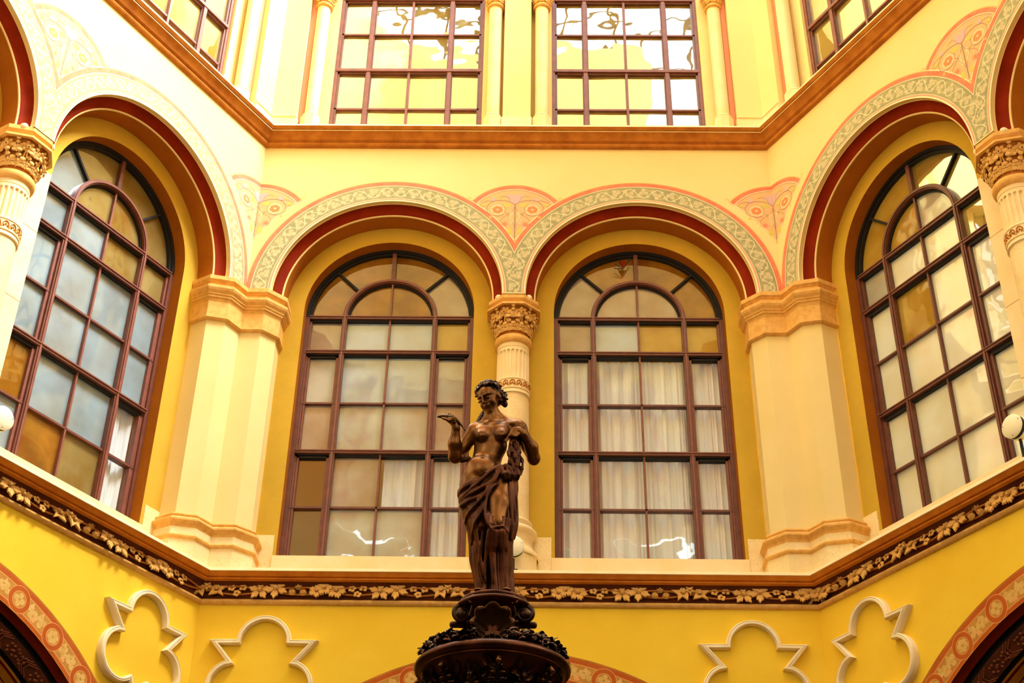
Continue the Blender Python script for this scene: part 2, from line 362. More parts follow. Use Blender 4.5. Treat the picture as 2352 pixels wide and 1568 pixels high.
def build_cornices(side, ang, words):
    o = MB()
    prof = [(0, 7.685), (.028, 7.690), (.043, 7.702), (.050, 7.718), (.047, 7.735), (.030, 7.748), (.008, 7.752), (.006, 7.80), (.016, 7.86), (.042, 7.91), (.085, 7.942),
            (.105, 7.947), (.122, 7.955), (.126, 7.968), (.118, 7.977), (.150, 7.980), (.190, 8.022), (.196, 8.026), (.180, 8.068), (.165, 8.074), (-.6, 8.075)]
    mats = ['carving'] * 5 + ['frieze_ground'] * 5 + ['stone_shaded'] * 6 + ['stone_smooth'] * 4
    sweep_profile(o, prof, mats)
    r1 = empty('trim_string_course', (0, 0, 0), ang)
    tag(r1, 'carved stone string course of leaves and blossoms ' + words, 'cornice', kind='structure')
    o.build('moulded_band', r1, smooth=True, angle=30)
    o = MB()
    prof = [(0, 14.500), (.02, 14.505), (.045, 14.520), (.056, 14.540), (.050, 14.562), (.035, 14.572), (.050, 14.585), (.075, 14.60), (.095, 14.64), (.130, 14.685), (.150, 14.700),
            (.152, 14.710), (.138, 14.716), (.160, 14.72), (.182, 14.752), (.188, 14.762), (.180, 14.795), (-.6, 14.80)]
    mats = ['stone_brown'] * 10 + ['stone_smooth'] + ['stone_brown'] * 3 + ['stone_brown'] + ['stone_smooth'] * 2
    sweep_profile(o, prof, mats)
    r2 = o.build('trim_upper_cornice', None, smooth=True, angle=30); r2.rotation_euler = (0, 0, ang)
    tag(r2, 'plain brown-shaded moulded stone cornice under the upper storey ' + words, 'cornice', kind='structure')
    return r1

WORDS = {'back': 'on the wall facing us', 'left': 'on the wall at the left', 'right': 'on the wall at the right'}
walls = {}
for s in ('back', 'left', 'right', 'front', 'front_left', 'front_right'):
    walls[s] = build_wall(s, ANG[s])
tag(walls['back'], 'yellow plastered courtyard wall facing us with two arched bays behind the statue', 'wall')
tag(walls['left'], 'brightly lit yellow courtyard wall receding at the left', 'wall')
tag(walls['right'], 'deep yellow courtyard wall receding at the right', 'wall')
tag(walls['front'], 'yellow courtyard wall on the entrance side', 'wall')
tag(walls['front_left'], 'yellow courtyard wall left of the entrance side', 'wall')
tag(walls['front_right'], 'yellow courtyard wall right of the entrance side', 'wall')
courses = {}
for s in ('back', 'left', 'right'): courses[s] = build_cornices(s, ANG[s], WORDS[s])

m = MB()
m.face([(9 * cos(rad(30 + 60 * k)), 9 * sin(rad(30 + 60 * k)), 0) for k in range(6)], 'paving')
tag(m.build('floor'), 'stone paved courtyard floor around the fountain', 'floor', kind='structure')
# the arcade running round the court behind the ground floor arches
m = MB(); q = lambda r, z: [(r * cos(rad(30 + 60 * k) + PI / 6), r * sin(rad(30 + 60 * k) + PI / 6), z) for k in range(6)]
q = lambda r, z: [(r * cos(rad(60 * k)), r * sin(rad(60 * k)), z) for k in range(6)]
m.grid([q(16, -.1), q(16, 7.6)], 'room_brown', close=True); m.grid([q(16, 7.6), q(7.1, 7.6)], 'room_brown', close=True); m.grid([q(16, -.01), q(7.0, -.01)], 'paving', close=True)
tag(m.build('wall_arcade'), 'ochre walls and ceiling of the arcade behind the ground floor arches', 'wall', kind='structure')
# iron bars of the glass roof
m = MB()
for k in range(-6, 7): m.box(k * 1.15 - .05, k * 1.15 + .05, -7.2, 7.2, 29.55, 29.7, 'window_dark')
for k in range(-4, 5): m.box(-7.2, 7.2, k * 1.7 - .04, k * 1.7 + .04, 29.6, 29.68, 'window_dark')
tag(m.build('trim_roof_bars'), 'dark iron bars of the glazed courtyard roof', 'roof', kind='structure')

# ------------------------------------------------------------------ piers, columns
def offs(poly, o):
    """offset an open plan outline (u, y) to its left by o with mitred corners"""
    out = []
    n = len(poly)
    for i in range(n):
        p = Vector(poly[i]); dirs = []
        if i: dirs.append((p - Vector(poly[i - 1])).normalized())
        if i < n - 1: dirs.append((Vector(poly[i + 1]) - p).normalized())
        ns = [Vector((d[1], -d[0])) for d in dirs]
        if len(ns) == 1: out.append(p + ns[0] * o)
        else:
            b = (ns[0] + ns[1]).normalized(); out.append(p + b * (o / max(.3, b.dot(ns[0]))))
    return out
def pier(sgn):
    # plan in the frame of the corner: from the side wall's return round to the back wall's return
    loc = Vector((sgn * 3.5, A, 0))
    B = [(-3.5 + .44, Y(-.42)), (-3.5 + .44, Y(-.165)), (-3.5 + .275, Y(0))]   # right hand half at the left corner, back wall frame
    a = rad(60)
    def L(u, d):   # the same on the left wall
        p = Vector((u, Y(d))); return (p[0] * cos(a) - p[1] * sin(a), p[0] * sin(a) + p[1] * cos(a))
    Lh = [L(3.5 - .44, -.42), L(3.5 - .44, -.165), L(3.5 - .275, 0)]
    plan = [Vector(p) for p in Lh + [(-3.5, A)] + B[::-1]]
    plan = [p - Vector((-3.5, A)) for p in plan]
    def ring(o, z):
        q = offs(plan, o); return [(sgn * -1 * v[0], v[1], z) if sgn > 0 else (v[0], v[1], z) for v in q]
    root = empty('corner_pier', (loc.x, loc.y, Z_LEDGE))
    def prof(lst, name, m_):
        mats = [m_ if abs(lst[i + 1][1] - lst[i][1]) > .04 or name != 'base' else 'carving' for i in range(len(lst) - 1)]
        m = MB(); m.grid([ring(o, z - Z_LEDGE) for o, z in lst], m_, mats=mats); ob = m.build(name, root); return ob
    prof([(.065, Z_LEDGE - .01), (.065, 8.345), (.075, 8.352), (.088, 8.366), (.092, 8.385), (.082, 8.40), (.060, 8.412), (.055, 8.50), (.06, 8.53), (.085, 8.560), (.098, 8.575), (.098, 8.595), (.082, 8.612), (.055, 8.622),
          (.050, 8.64), (.058, 8.650), (.058, 8.665), (.035, 8.685), (.0, 8.70)], 'base', 'stone')
    prof([(0, 8.69), (0, 11.42)], 'shaft', 'plaster')
    prof([(0, 11.385), (.028, 11.395), (.048, 11.412), (.048, 11.425), (.030, 11.435), (.030, 11.66), (.042, 11.70), (.060, 11.715), (.060, 11.735), (.075, 11.75), (.075, 11.765), (.10, 11.80), (.112, 11.83), (.112, 11.865), (.062, 11.873), (.058, 11.93),
          (.070, 11.935), (.070, 11.945), (.095, 11.965), (.095, 12.022), (.0, Z_CAP + .002), (-.05, Z_CAP + .003)], 'capital', 'carving')
    return root
tag(pier(-1), 'angled pier with moulded stone cap filling the left back corner', 'pier', kind='structure')
tag(pier(1), 'angled pier with moulded stone cap filling the right back corner', 'pier', kind='structure')

def octo(ap, z, rot=0.0):
    R = ap / cos(PI / 8); return [(R * cos(PI / 8 + rot + PI / 4 * k), R * sin(PI / 8 + rot + PI / 4 * k), z) for k in range(8)]
def rosette_mb(M, m='ornament_stone', r=.05):
    q = MB()
    for k in range(6):
        a = 2 * PI * k / 6 + .3
        q.ball((r * .60 * cos(a), -r * .10, r * .60 * sin(a)), (r * .40, r * .30, r * .40), m, 12, 8)
        q.ball((r * .82 * cos(a), r * .10, r * .82 * sin(a)), (r * .26, r * .16, r * .26), m, 8, 5)
    q.ball((0, r * .22, 0), (r * .36, r * .36, r * .36), m, 10, 7); q.ball((0, r * .56, 0), (r * .14, r * .12, r * .14), 'frieze_ground', 7, 5)
    q.xf(M); return q
def leaf3(M, L=.12, Wd=.09, m='ornament_stone', curl=.05):
    """a lobed carved leaf curling outwards; local x across, z up, y out"""
    q = MB()
    for ang, ln in ((-78, .42), (-44, .66), (0, .95), (44, .66), (78, .42)):
        for t in (.35, .62, .88):
            x = sin(rad(ang)) * ln * t * Wd * .95; z = cos(rad(ang)) * ln * t * L + L * .12; y = curl * (z / L) ** 1.6 + .006
            q.ball((x, y, z), ((.15 + .10 * (t > .5)) * Wd, .012, L * .13), m, 12, 8, Matrix.Rotation(rad(ang) * .8, 3, 'Y'))
    q.tube([(0, .008, 0), (0, curl * .3 + .016, L * .45), (0, curl + .010, L * .95)], [.005, .004, .003], m, 6)
    q.xf(M); return q
def make_column():
    root = empty('column')
    m = MB(); rows = [octo(a, z) for a, z in [(.30, 11.875), (.345, 11.872), (.345, 11.900), (.30, 11.905), (.295, 11.945), (.305, 11.95), (.328, 11.975), (.328, 12.028), (.20, 12.035)]]
    m.grid(rows, 'carving', close=True); m.face(octo(.30, 11.875)[::-1], 'stone_brown'); m.face(octo(.2, 12.035), 'carving'); m.xf(Matrix.Translation((0, 0, -Z_LEDGE))); m.build('abacus', root)
    # bell of the capital with its leaves and blossoms
    m = MB(); m.lathe([(.195, 11.50), (.20, 11.56), (.215, 11.64), (.235, 11.74), (.262, 11.82), (.285, 11.88)], 'stone_brown', 32)
    m.lathe([(.19, 11.36), (.215, 11.372), (.238, 11.40), (.245, 11.44), (.238, 11.475), (.212, 11.495), (.195, 11.505)], 'carving', 40)
    m.xf(Matrix.Translation((0, 0, -Z_LEDGE))); cap = m.build('capital', root, smooth=True)
    for k in range(14):
        a = 2 * PI * (k + .5) / 14; T = Matrix.Rotation(a, 4, 'Z') @ Matrix.Translation((0, .205, 11.53 - Z_LEDGE))
        leaf3(T, .19, .125, curl=.095).build('carved_leaf', cap, smooth=True)
    for k in range(8):
        a = 2 * PI * k / 8 + PI / 8; T = Matrix.Rotation(a, 4, 'Z') @ Matrix.Translation((0, .285, 11.785 - Z_LEDGE)) @ Matrix.Rotation(rad(-18), 4, 'X')
        rosette_mb(T, r=.068).build('blossom', cap, smooth=True)
        m = MB()
        for s in (-1, 1): m.tube([Matrix.Rotation(a, 4, 'Z') @ Vector((s * .02, .215, 11.55 - Z_LEDGE)), Matrix.Rotation(a, 4, 'Z') @ Vector((s * .018, .24, 11.66 - Z_LEDGE)), Matrix.Rotation(a, 4, 'Z') @ Vector((s * .005, .28, 11.76 - Z_LEDGE))], .009, 'ornament_stone', 6)
        T2 = Matrix.Rotation(a + PI / 8, 4, 'Z') @ Matrix.Translation((0, .255, 11.70 - Z_LEDGE)); m.add(leaf3(T2, .17, .11, curl=.055)); m.build('flower_stem', cap, smooth=True)
    # fluted neck
    m = MB(); NF = 22; n = NF * 8; rows = []
    def fl(t, z):      # flute depth with rounded ends
        ph = (t * NF) % 1.0; x = abs(ph - .5) / .36
        if x >= 1: return 0
        e = min(1, max(0, (11.262 - z) / .03)); e2 = min(1, max(0, (z - 10.84) / .02)); w = 1 - x * x
        return .020 * math.sqrt(max(0, w)) * (1 if e >= 1 else (1 if x * x < 1 - (1 - e) ** 2 else 0)) * e2
    for z, R in [(11.37, .206), (11.315, .206), (11.312, .200), (11.304, .200), (11.300, .206), (11.27, .206), (11.262, .206), (11.255, .206), (11.245, .206), (11.23, .206), (11.1, .207), (10.95, .208), (10.86, .209), (10.84, .209), (10.825, .209)]:
        rows.append([((R - fl(j / n, z)) * cos(2 * PI * j / n), (R - fl(j / n, z)) * sin(2 * PI * j / n), z - Z_LEDGE) for j in range(n)])
    m.grid(rows, 'stone_smooth', close=True); m.build('fluted_neck', root, smooth=True, angle=35)
    m = MB(); m.lathe([(.205, 10.83), (.228, 10.825), (.230, 10.812), (.222, 10.806), (.222, 10.695), (.230, 10.69), (.230, 10.675), (.218, 10.672), (.224, 10.63), (.228, 10.62), (.212, 10.61)], 'stone_smooth', 48)
    for k in range(16):
        a = 2 * PI * k / 16
        pts = [(.226 * cos(a + t), .226 * sin(a + t), 10.715 + .07 * math.sqrt(max(0, 1 - (t / .17) ** 2))) for t in [-.17 + .034 * j for j in range(11)]]
        m.tube(pts, .006, 'stone_brown', 5)
        for t in (-.09, 0, .09): m.ball((.224 * cos(a + t), .224 * sin(a + t), 10.745 - abs(t) * .2), (.010, .010, .018), 'stone_brown', 6, 4)
        m.ball((.226 * cos(a + .196), .226 * sin(a + .196), 10.715), (.013, .013, .016), 'carving', 6, 4)
    m.xf(Matrix.Translation((0, 0, -Z_LEDGE))); m.build('ornament_band', root, smooth=True)
    m = MB(); m.lathe([(.208, 10.62), (.212, 10.2), (.217, 9.5), (.220, 8.88)], 'stone', 48); m.xf(Matrix.Translation((0, 0, -Z_LEDGE))); m.build('shaft', root, smooth=True)
    m = MB(); m.lathe([(.22, 8.885), (.245, 8.882), (.262, 8.865), (.262, 8.845), (.245, 8.828), (.240, 8.80), (.255, 8.79), (.290, 8.775), (.318, 8.745), (.322, 8.715), (.305, 8.69), (.275, 8.68), (.262, 8.64), (.262, 8.58), (.28, 8.52), (.315, 8.47), (.335, 8.455), (.345, 8.435), (.345, 8.405), (.33, 8.395)], 'stone_smooth', 48)
    m.grid([octo(.315, z) for z in (8.40, Z_LEDGE)], 'stone', close=True); m.xf(Matrix.Translation((0, 0, -Z_LEDGE))); m.build('base', root, smooth=True, angle=50)
    return root
col0 = make_column()
def place(o, side, u, d, z):
    o.location = on_wall(side, u, d, z); o.rotation_euler = (0, 0, ANG[side]); return o
place(col0, 'back', 0, -.335, Z_LEDGE)
GC = 'columns between the pairs of arched windows'
tag(col0, 'stone column with flower capital directly behind the bronze statue', 'column', GC, 'thing')
tag(place(copy_tree(col0), 'left', 0, -.335, Z_LEDGE), 'white lit stone column with flower capital cut by the left picture edge', 'column', GC, 'thing')
tag(place(copy_tree(col0), 'right', 0, -.335, Z_LEDGE), 'yellow toned stone column with flower capital cut by the right picture edge', 'column', GC, 'thing')

def make_small_column():
    root = empty('slender_column'); z0 = Z_UP
    m = MB(); m.lathe([(.098, .42), (.100, 2.62)], 'stone_smooth', 28); m.build('shaft', root, smooth=True)
    m = MB(); m.lathe([(.098, .43), (.115, .42), (.125, .40), (.125, .385), (.118, .375)], 'stone_smooth', 28)
    m.grid([octo(.118, .38), octo(.135, .36), octo(.135, .0)], 'stone_smooth', close=True); m.build('base', root, smooth=True)
    m = MB(); m.lathe([(.099, 2.60), (.125, 2.61), (.135, 2.635), (.125, 2.66), (.105, 2.665), (.115, 2.76), (.16, 2.88)], 'carving', 24)
    for k in range(8):
        a = 2 * PI * k / 8; m.add(leaf3(Matrix.Rotation(a, 4, 'Z') @ Matrix.Translation((0, .11, 2.68)), .13, .085, 'carving', .05))
    m.grid([octo(.17, 2.86), octo(.18, 2.88), octo(.18, 3.0)], 'carving', close=True); m.build('capital', root, smooth=True)
    return root
sc = make_small_column(); first = True
GS = 'slender columns of the upper storey'
for side, u, lab in (('back', -2.96, 'slender round column left of the left upper window facing us'), ('back', -.34, 'slender round column right of the left upper window, by the middle panel'),
                     ('back', .36, 'slender round column left of the right upper window, by the middle panel'), ('back', 2.96, 'slender round column right of the right upper window facing us'),
                     ('left', 2.96, 'slender white column on the left wall above the cornice'), ('right', -2.96, 'slender yellow column on the right wall above the cornice')):
    o = sc if first else copy_tree(sc); first = False
    place(o, side, u, -.13, Z_UP - .005); tag(o, lab, 'column', GS, 'thing')
# ------------------------------------------------------------------ windows
def ring_frame(m, c, r0, r1, y0, y1, mt, n=36, a0=0, a1=PI):
    o = arc(c, ZC, r1, a0, a1, n); i = arc(c, ZC, r0, a0, a1, n)
    m.grid([[(u, y1, z) for u, z in o], [(u, y0, z) for u, z in o], [(u, y0, z) for u, z in i], [(u, y1, z) for u, z in i]], mt)
ROWS = [12.05, 11.495, 10.725, 10.0, 9.235, 8.485]
def arched_window(side, s, panes, lun, inner, label, num, curtains=None, opener=False):
    """panes: 5 rows of 4 glass kinds, top to bottom; lun: 4 outer kinds; inner: 2 kinds of the small arch"""
    root = empty('window_%d' % num, on_wall(side, s * BAY, D_WIN, 8.485), ANG[side]); z0 = 8.485
    tag(root, label, 'window', kind='structure')
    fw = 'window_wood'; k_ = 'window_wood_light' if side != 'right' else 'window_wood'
    D = lambda m: m.xf(Matrix.Translation((0, 0, -z0)))
    m = MB()
    # outer frame (y grows into the wall)
    ring_frame(m, 0, 1.055, 1.14, -.005, .10, 'window_dark')
    ring_frame(m, 0, 1.085, 1.14, -.03, .0, 'window_dark')
    for q in (-1, 1):
        m.box(*sorted((q * 1.075, q * 1.14)), -.03, .10, z0 - .02, 12.05, fw)
        m.box(*sorted((q * 1.045, q * 1.08)), .0, .10, z0 - .02, 12.05, k_)
    D(m); m.build('outer_frame', root, smooth=True)
    m = MB()
    ring_frame(m, 0, .575, .635, -.03, .08, fw); ring_frame(m, 0, .59, .62, -.045, -.03, k_); ring_frame(m, 0, .55, .58, .02, .08, 'window_dark')
    m.bar((0, 12.65), (0, 13.13), .055, -.02, .08, fw); m.bar((0, 12.07), (0, 12.62), .024, .0, .07, k_)
    for a in (45, 135): m.bar((.62 * cos(rad(a)), ZC + .62 * sin(rad(a))), (1.09 * cos(rad(a)), ZC + 1.09 * sin(rad(a))), .030, .0, .07, 'window_dark')
    D(m); m.build('fanlight_bars', root, smooth=True)
    m = MB()
    for q in (-1, 1):
        m.box(q * .605 - .033, q * .605 + .033, -.03, .08, z0, 12.07, fw); m.box(q * .605 - .012, q * .605 + .012, -.046, -.028, z0, 12.07, k_)
    m.box(-.012, .012, -.005, .07, z0, 12.05, k_)
    for z, w, y0 in ((12.045, .045, -.035), (11.495, .045, -.04), (10.725, .026, -.005), (10.0, .045, -.04), (9.235, .026, -.005), (8.51, .05, -.01)):
        m.box(-1.08, 1.08, y0, .08, z - w / 2, z + w / 2, fw)
        if w > .03: m.box(-1.08, 1.08, y0 - .012, y0, z + w / 2 - .014, z + w / 2, k_); m.box(-1.07, 1.07, .0, .08, z - w / 2 - .03, z - w / 2, 'window_dark')
    # casement rails inside the narrow side lights
    for q in (-1, 1):
        for za, zb in ((11.455, 10.02), (9.96, 8.53)):
            a, b = .64, 1.05
            m.box(*sorted((q * a, q * (a + .035))), .0, .08, zb, za, k_); m.box(*sorted((q * b, q * (b - .03))), .0, .08, zb, za, k_)
            m.box(*sorted((q * a, q * b)), .0, .08, za - .035, za, 'window_dark')
    D(m); m.build('glazing_bars', root)
    g = MB(); cols = [-1.06, -.605, 0, .605, 1.06]; yp = .045
    for i in range(5):
        for j in range(4): g.face([(cols[j], yp, ROWS[i + 1]), (cols[j + 1], yp, ROWS[i + 1]), (cols[j + 1], yp, ROWS[i]), (cols[j], yp, ROWS[i])], 'pane_' + panes[i][j])
    for j in range(4):
        a0, a1 = PI - j * PI / 4, PI - (j + 1) * PI / 4
        g.face([(u, yp, z) for u, z in arc(0, ZC, 1.08, a0, a1, 12) + arc(0, ZC, .60, a1, a0, 12)], 'pane_' + lun[j])
    for j in range(2):
        a0, a1 = PI - j * PI / 2, PI / 2 - j * PI / 2
        g.face([(0, yp, ZC)] + [(u, yp, z) for u, z in arc(0, ZC, .60, a0, a1, 16)], 'pane_' + inner[j])
    D(g); g.build('glass_panes', root, merge=False)
    # the room behind: box of plaster, open to the window
    b = MB(); b.box(-1.5, 1.5, .12, 2.2, z0 - .8, 13.6, 'room_ochre', skip=(2,)); D(b); b.build('room_shell', root)
    if opener:
        m = MB(); c = Vector((-.24, -.06, 13.02 - z0))
        m.tube([c, c + Vector((.06, 0, -.17)), c + Vector((.16, 0, .02))], .008, 'window_dark', 6); m.tube([c + Vector((.06, 0, -.17)), c + Vector((-.06, 0, -.15)), c + Vector((-.05, 0, -.08)), c + Vector((.06, 0, -.17))], .006, 'window_dark', 6)
        m.face([c + Vector((.01, 0, -.03)), c + Vector((.06, .002, -.155)), c + Vector((.12, 0, -.03))], 'oxblood'); m.build('fanlight_catch', root)
    if curtains:
        for x0, x1, za, zb, lab in curtains:
            cu = empty('curtain', on_wall(side, s * BAY + (x0 + x1) / 2, D_WIN - .13, zb), ANG[side])
            tag(cu, lab, 'curtain', 'pale curtains behind the arched windows')
            q = MB(); n = int((x1 - x0) * 90) + 4; rows = []; rnd = random.Random(int(x0 * 100) + num); ph = [rnd.random() * 6 for _ in range(4)]
            for z in (zb, (za + zb) / 2, za - .1, za):
                sh = 1 if z < za - .05 else .6
                rows.append([(x0 + (x1 - x0) * i / n - (x0 + x1) / 2, sh * (.028 * sin(i * .34 + ph[0]) + .018 * sin(i * .83 + ph[1]) + .010 * sin(i * 1.7 + ph[2])), z - zb) for i in range(n + 1)])
            q.grid(rows, 'curtain_cloth'); q.build('cloth', cu, smooth=True, angle=80)
    return root
M_, W_, T_, O_, C_, R_, Q_, A_, G_, U_ = 'milky', 'white', 'tan', 'ochre', 'clear', 'mirror', 'cream', 'amber', 'grey', 'umber'
arched_window('back', -1, [[T_, W_, W_, O_], [M_, W_, W_, M_], [T_, M_, M_, T_], [C_, T_, C_, C_], [C_, M_, M_, C_]], [A_, A_, A_, T_], [A_, A_],
              'tall arched brown framed window facing us, left of the statue', 1, [(.05, 1.04, 9.98, 8.5, 'pale curtain behind the lower right panes of the window left of the statue')])
arched_window('back', 1, [[T_, W_, O_, O_], [C_, C_, C_, C_], [C_, C_, C_, C_], [C_, C_, C_, C_], [C_, C_, C_, C_]], [T_, A_, A_, A_], [T_, T_],
              'tall arched brown framed window with white curtains, right of the statue', 2,
              [(-1.04, 1.04, 11.47, 8.5, 'white pleated curtain filling the window right of the statue')], opener=True)
arched_window('left', 1, [[G_, G_, U_, U_], [G_, G_, G_, G_], [G_, G_, G_, G_], [A_, G_, G_, C_], [G_, A_, U_, C_]], [G_, U_, U_, U_], [U_, U_],
              'tall arched window with milky panes on the left wall', 3, [(.1, 1.04, 9.98, 8.5, 'white curtain behind the lower right panes of the left wall window')])
arched_window('right', -1, [[M_, Q_, Q_, R_], [Q_, O_, Q_, Q_], [Q_, Q_, Q_, Q_], [Q_, Q_, Q_, Q_], [Q_, Q_, Q_, Q_]], [O_, O_, R_, R_], [O_, M_],
              'tall arched window with pale panes on the right wall', 4, None)
arched_window('left', -1, [[G_] * 4] * 5, [U_] * 4, [U_] * 2, 'arched window beyond the left column, out at the left picture edge', 5)
arched_window('right', 1, [[M_] * 4] * 5, [O_] * 4, [O_] * 2, 'arched window beyond the right column, out at the right picture edge', 6)

def upper_window(side, c, num, label):
    z0 = Z_UP; root = empty('window_%d' % num, on_wall(side, c, -.33, z0), ANG[side]); tag(root, label, 'window', kind='structure')
    m = MB(); H = 4.2; k_ = 'window_wood_light'
    for q in (-1, 1):
        m.box(*sorted((q * 1.06, q * 1.11)), -.02, .08, 0, H, k_); m.box(*sorted((q * 1.03, q * 1.07)), .0, .08, 0, H, 'window_wood')
        m.box(*sorted((q * .575, q * .635)), -.02, .08, 0, H, k_); m.box(*sorted((q * .56, q * .65)), .01, .08, 0, H, 'window_wood')
    m.box(-.018, .018, -.01, .07, 0, H, k_)
    for z, w, y0 in ((.76, .030, 0), (1.52, .05, -.03), (2.285, .030, 0), (3.03, .05, -.03), (3.8, .03, 0), (.03, .06, -.02)):
        m.box(-1.08, 1.08, y0, .08, z - w / 2, z + w / 2, k_)
        if w > .04: m.box(-1.06, 1.06, .0, .08, z - w / 2 - .035, z - w / 2, 'window_wood')
    m.build('glazing_bars', root)
    g = MB(); cols = [-1.05, -.605, 0, .605, 1.05]; zs = [0, .76, 1.52, 2.285, 3.03, 3.8, 4.2]
    for i in range(6):
        for j in range(4):
            t = [random.uniform(-.005, .005) for _ in range(3)]
            g.face([(cols[j], .045 + t[0], zs[i]), (cols[j + 1], .045 + t[1], zs[i]), (cols[j + 1], .045 + t[2], zs[i + 1]), (cols[j], .045 + t[0] + t[2] - t[1], zs[i + 1])], 'pane_mirror')
    g.build('glass_panes', root, merge=False)
    b = MB(); b.box(-1.3, 1.3, .12, 1.6, -.5, H + .1, 'room_ochre', skip=(2,)); b.build('room_shell', root)
upper_window('back', -1.62, 7, 'left tall gridded window of the upper storey facing us')
upper_window('back', 1.62, 8, 'right tall gridded window of the upper storey facing us')
upper_window('left', 1.62, 9, 'upper storey window on the left wall, at the top edge')
upper_window('right', -1.62, 10, 'upper storey window on the right wall, at the top edge')
upper_window('left', -1.62, 11, 'upper storey window of the left wall, out past the top left corner')
upper_window('right', 1.62, 12, 'upper storey window of the right wall, out past the top right corner')
# ------------------------------------------------------------------ painted ornament on the walls
def clip(poly, lo, hi):
    for s, lim in ((1, lo), (-1, -hi)):
        out = []
        for i in range(len(poly)):
            a, b = poly[i - 1], poly[i]; fa, fb = s * a[0] >= lim, s * b[0] >= lim
            if fa != fb:
                t = (s * lim - a[0]) / (b[0] - a[0]); out.append((s * lim, a[1] + (b[1] - a[1]) * t))
            if fb: out.append(b)
        poly = out
        if len(poly) < 3: return []
    return poly
class Paint:
    def __init__(s): s.m = MB(); s.n = 0
    def poly(s, pts, layer, mt, lo=-3.5, hi=3.5):
        q = clip([tuple(p) for p in pts], lo, hi)
        s.n += 1; d = .0005 * layer + .000008 * (s.n % 40)
        if len(q) >= 3:
            if len(q) <= 4: s.m.face(p3(q, d), mt)
            else: s.m.poly(p3(q, d), mt)
    def ring(s, c, cz, r0, r1, layer, mt, a0=0, a1=PI, n=60, lo=-3.5, hi=3.5, feet=False):
        for i in range(n):
            t0, t1 = a0 + (a1 - a0) * i / n, a0 + (a1 - a0) * (i + 1) / n
            s.poly([(c + r0 * cos(t0), cz + r0 * sin(t0)), (c + r1 * cos(t0), cz + r1 * sin(t0)), (c + r1 * cos(t1), cz + r1 * sin(t1)), (c + r0 * cos(t1), cz + r0 * sin(t1))], layer, mt, lo, hi)
    def line(s, pts, w, layer, mt, lo=-3.5, hi=3.5):
        for i in range(len(pts) - 1):
            p, q = Vector(pts[i]), Vector(pts[i + 1]); t = q - p
            if t.length < 1e-5: continue
            t.normalize(); n = Vector((-t[1], t[0])) * w / 2; p = p - t * w * .2; q = q + t * w * .2
            s.poly([p + n, p - n, q - n, q + n], layer, mt, lo, hi)
    def disc(s, c, r, layer, mt, n=12, lo=-3.5, hi=3.5, ry=None):
        s.poly([(c[0] + r * cos(2 * PI * k / n), c[1] + (ry or r) * sin(2 * PI * k / n)) for k in range(n)], layer, mt, lo, hi)
    def leaf(s, c, size, ang, layer, mt, lo=-3.5, hi=3.5):
        pts = []
        for k in range(24):
            a = 2 * PI * k / 24; r = size * 1.12 * (.40 + .60 * abs(cos(1.5 * a)) ** .8)
            pts.append((c[0] + r * cos(a + ang), c[1] + r * sin(a + ang)))
        s.poly(pts, layer, mt, lo, hi)

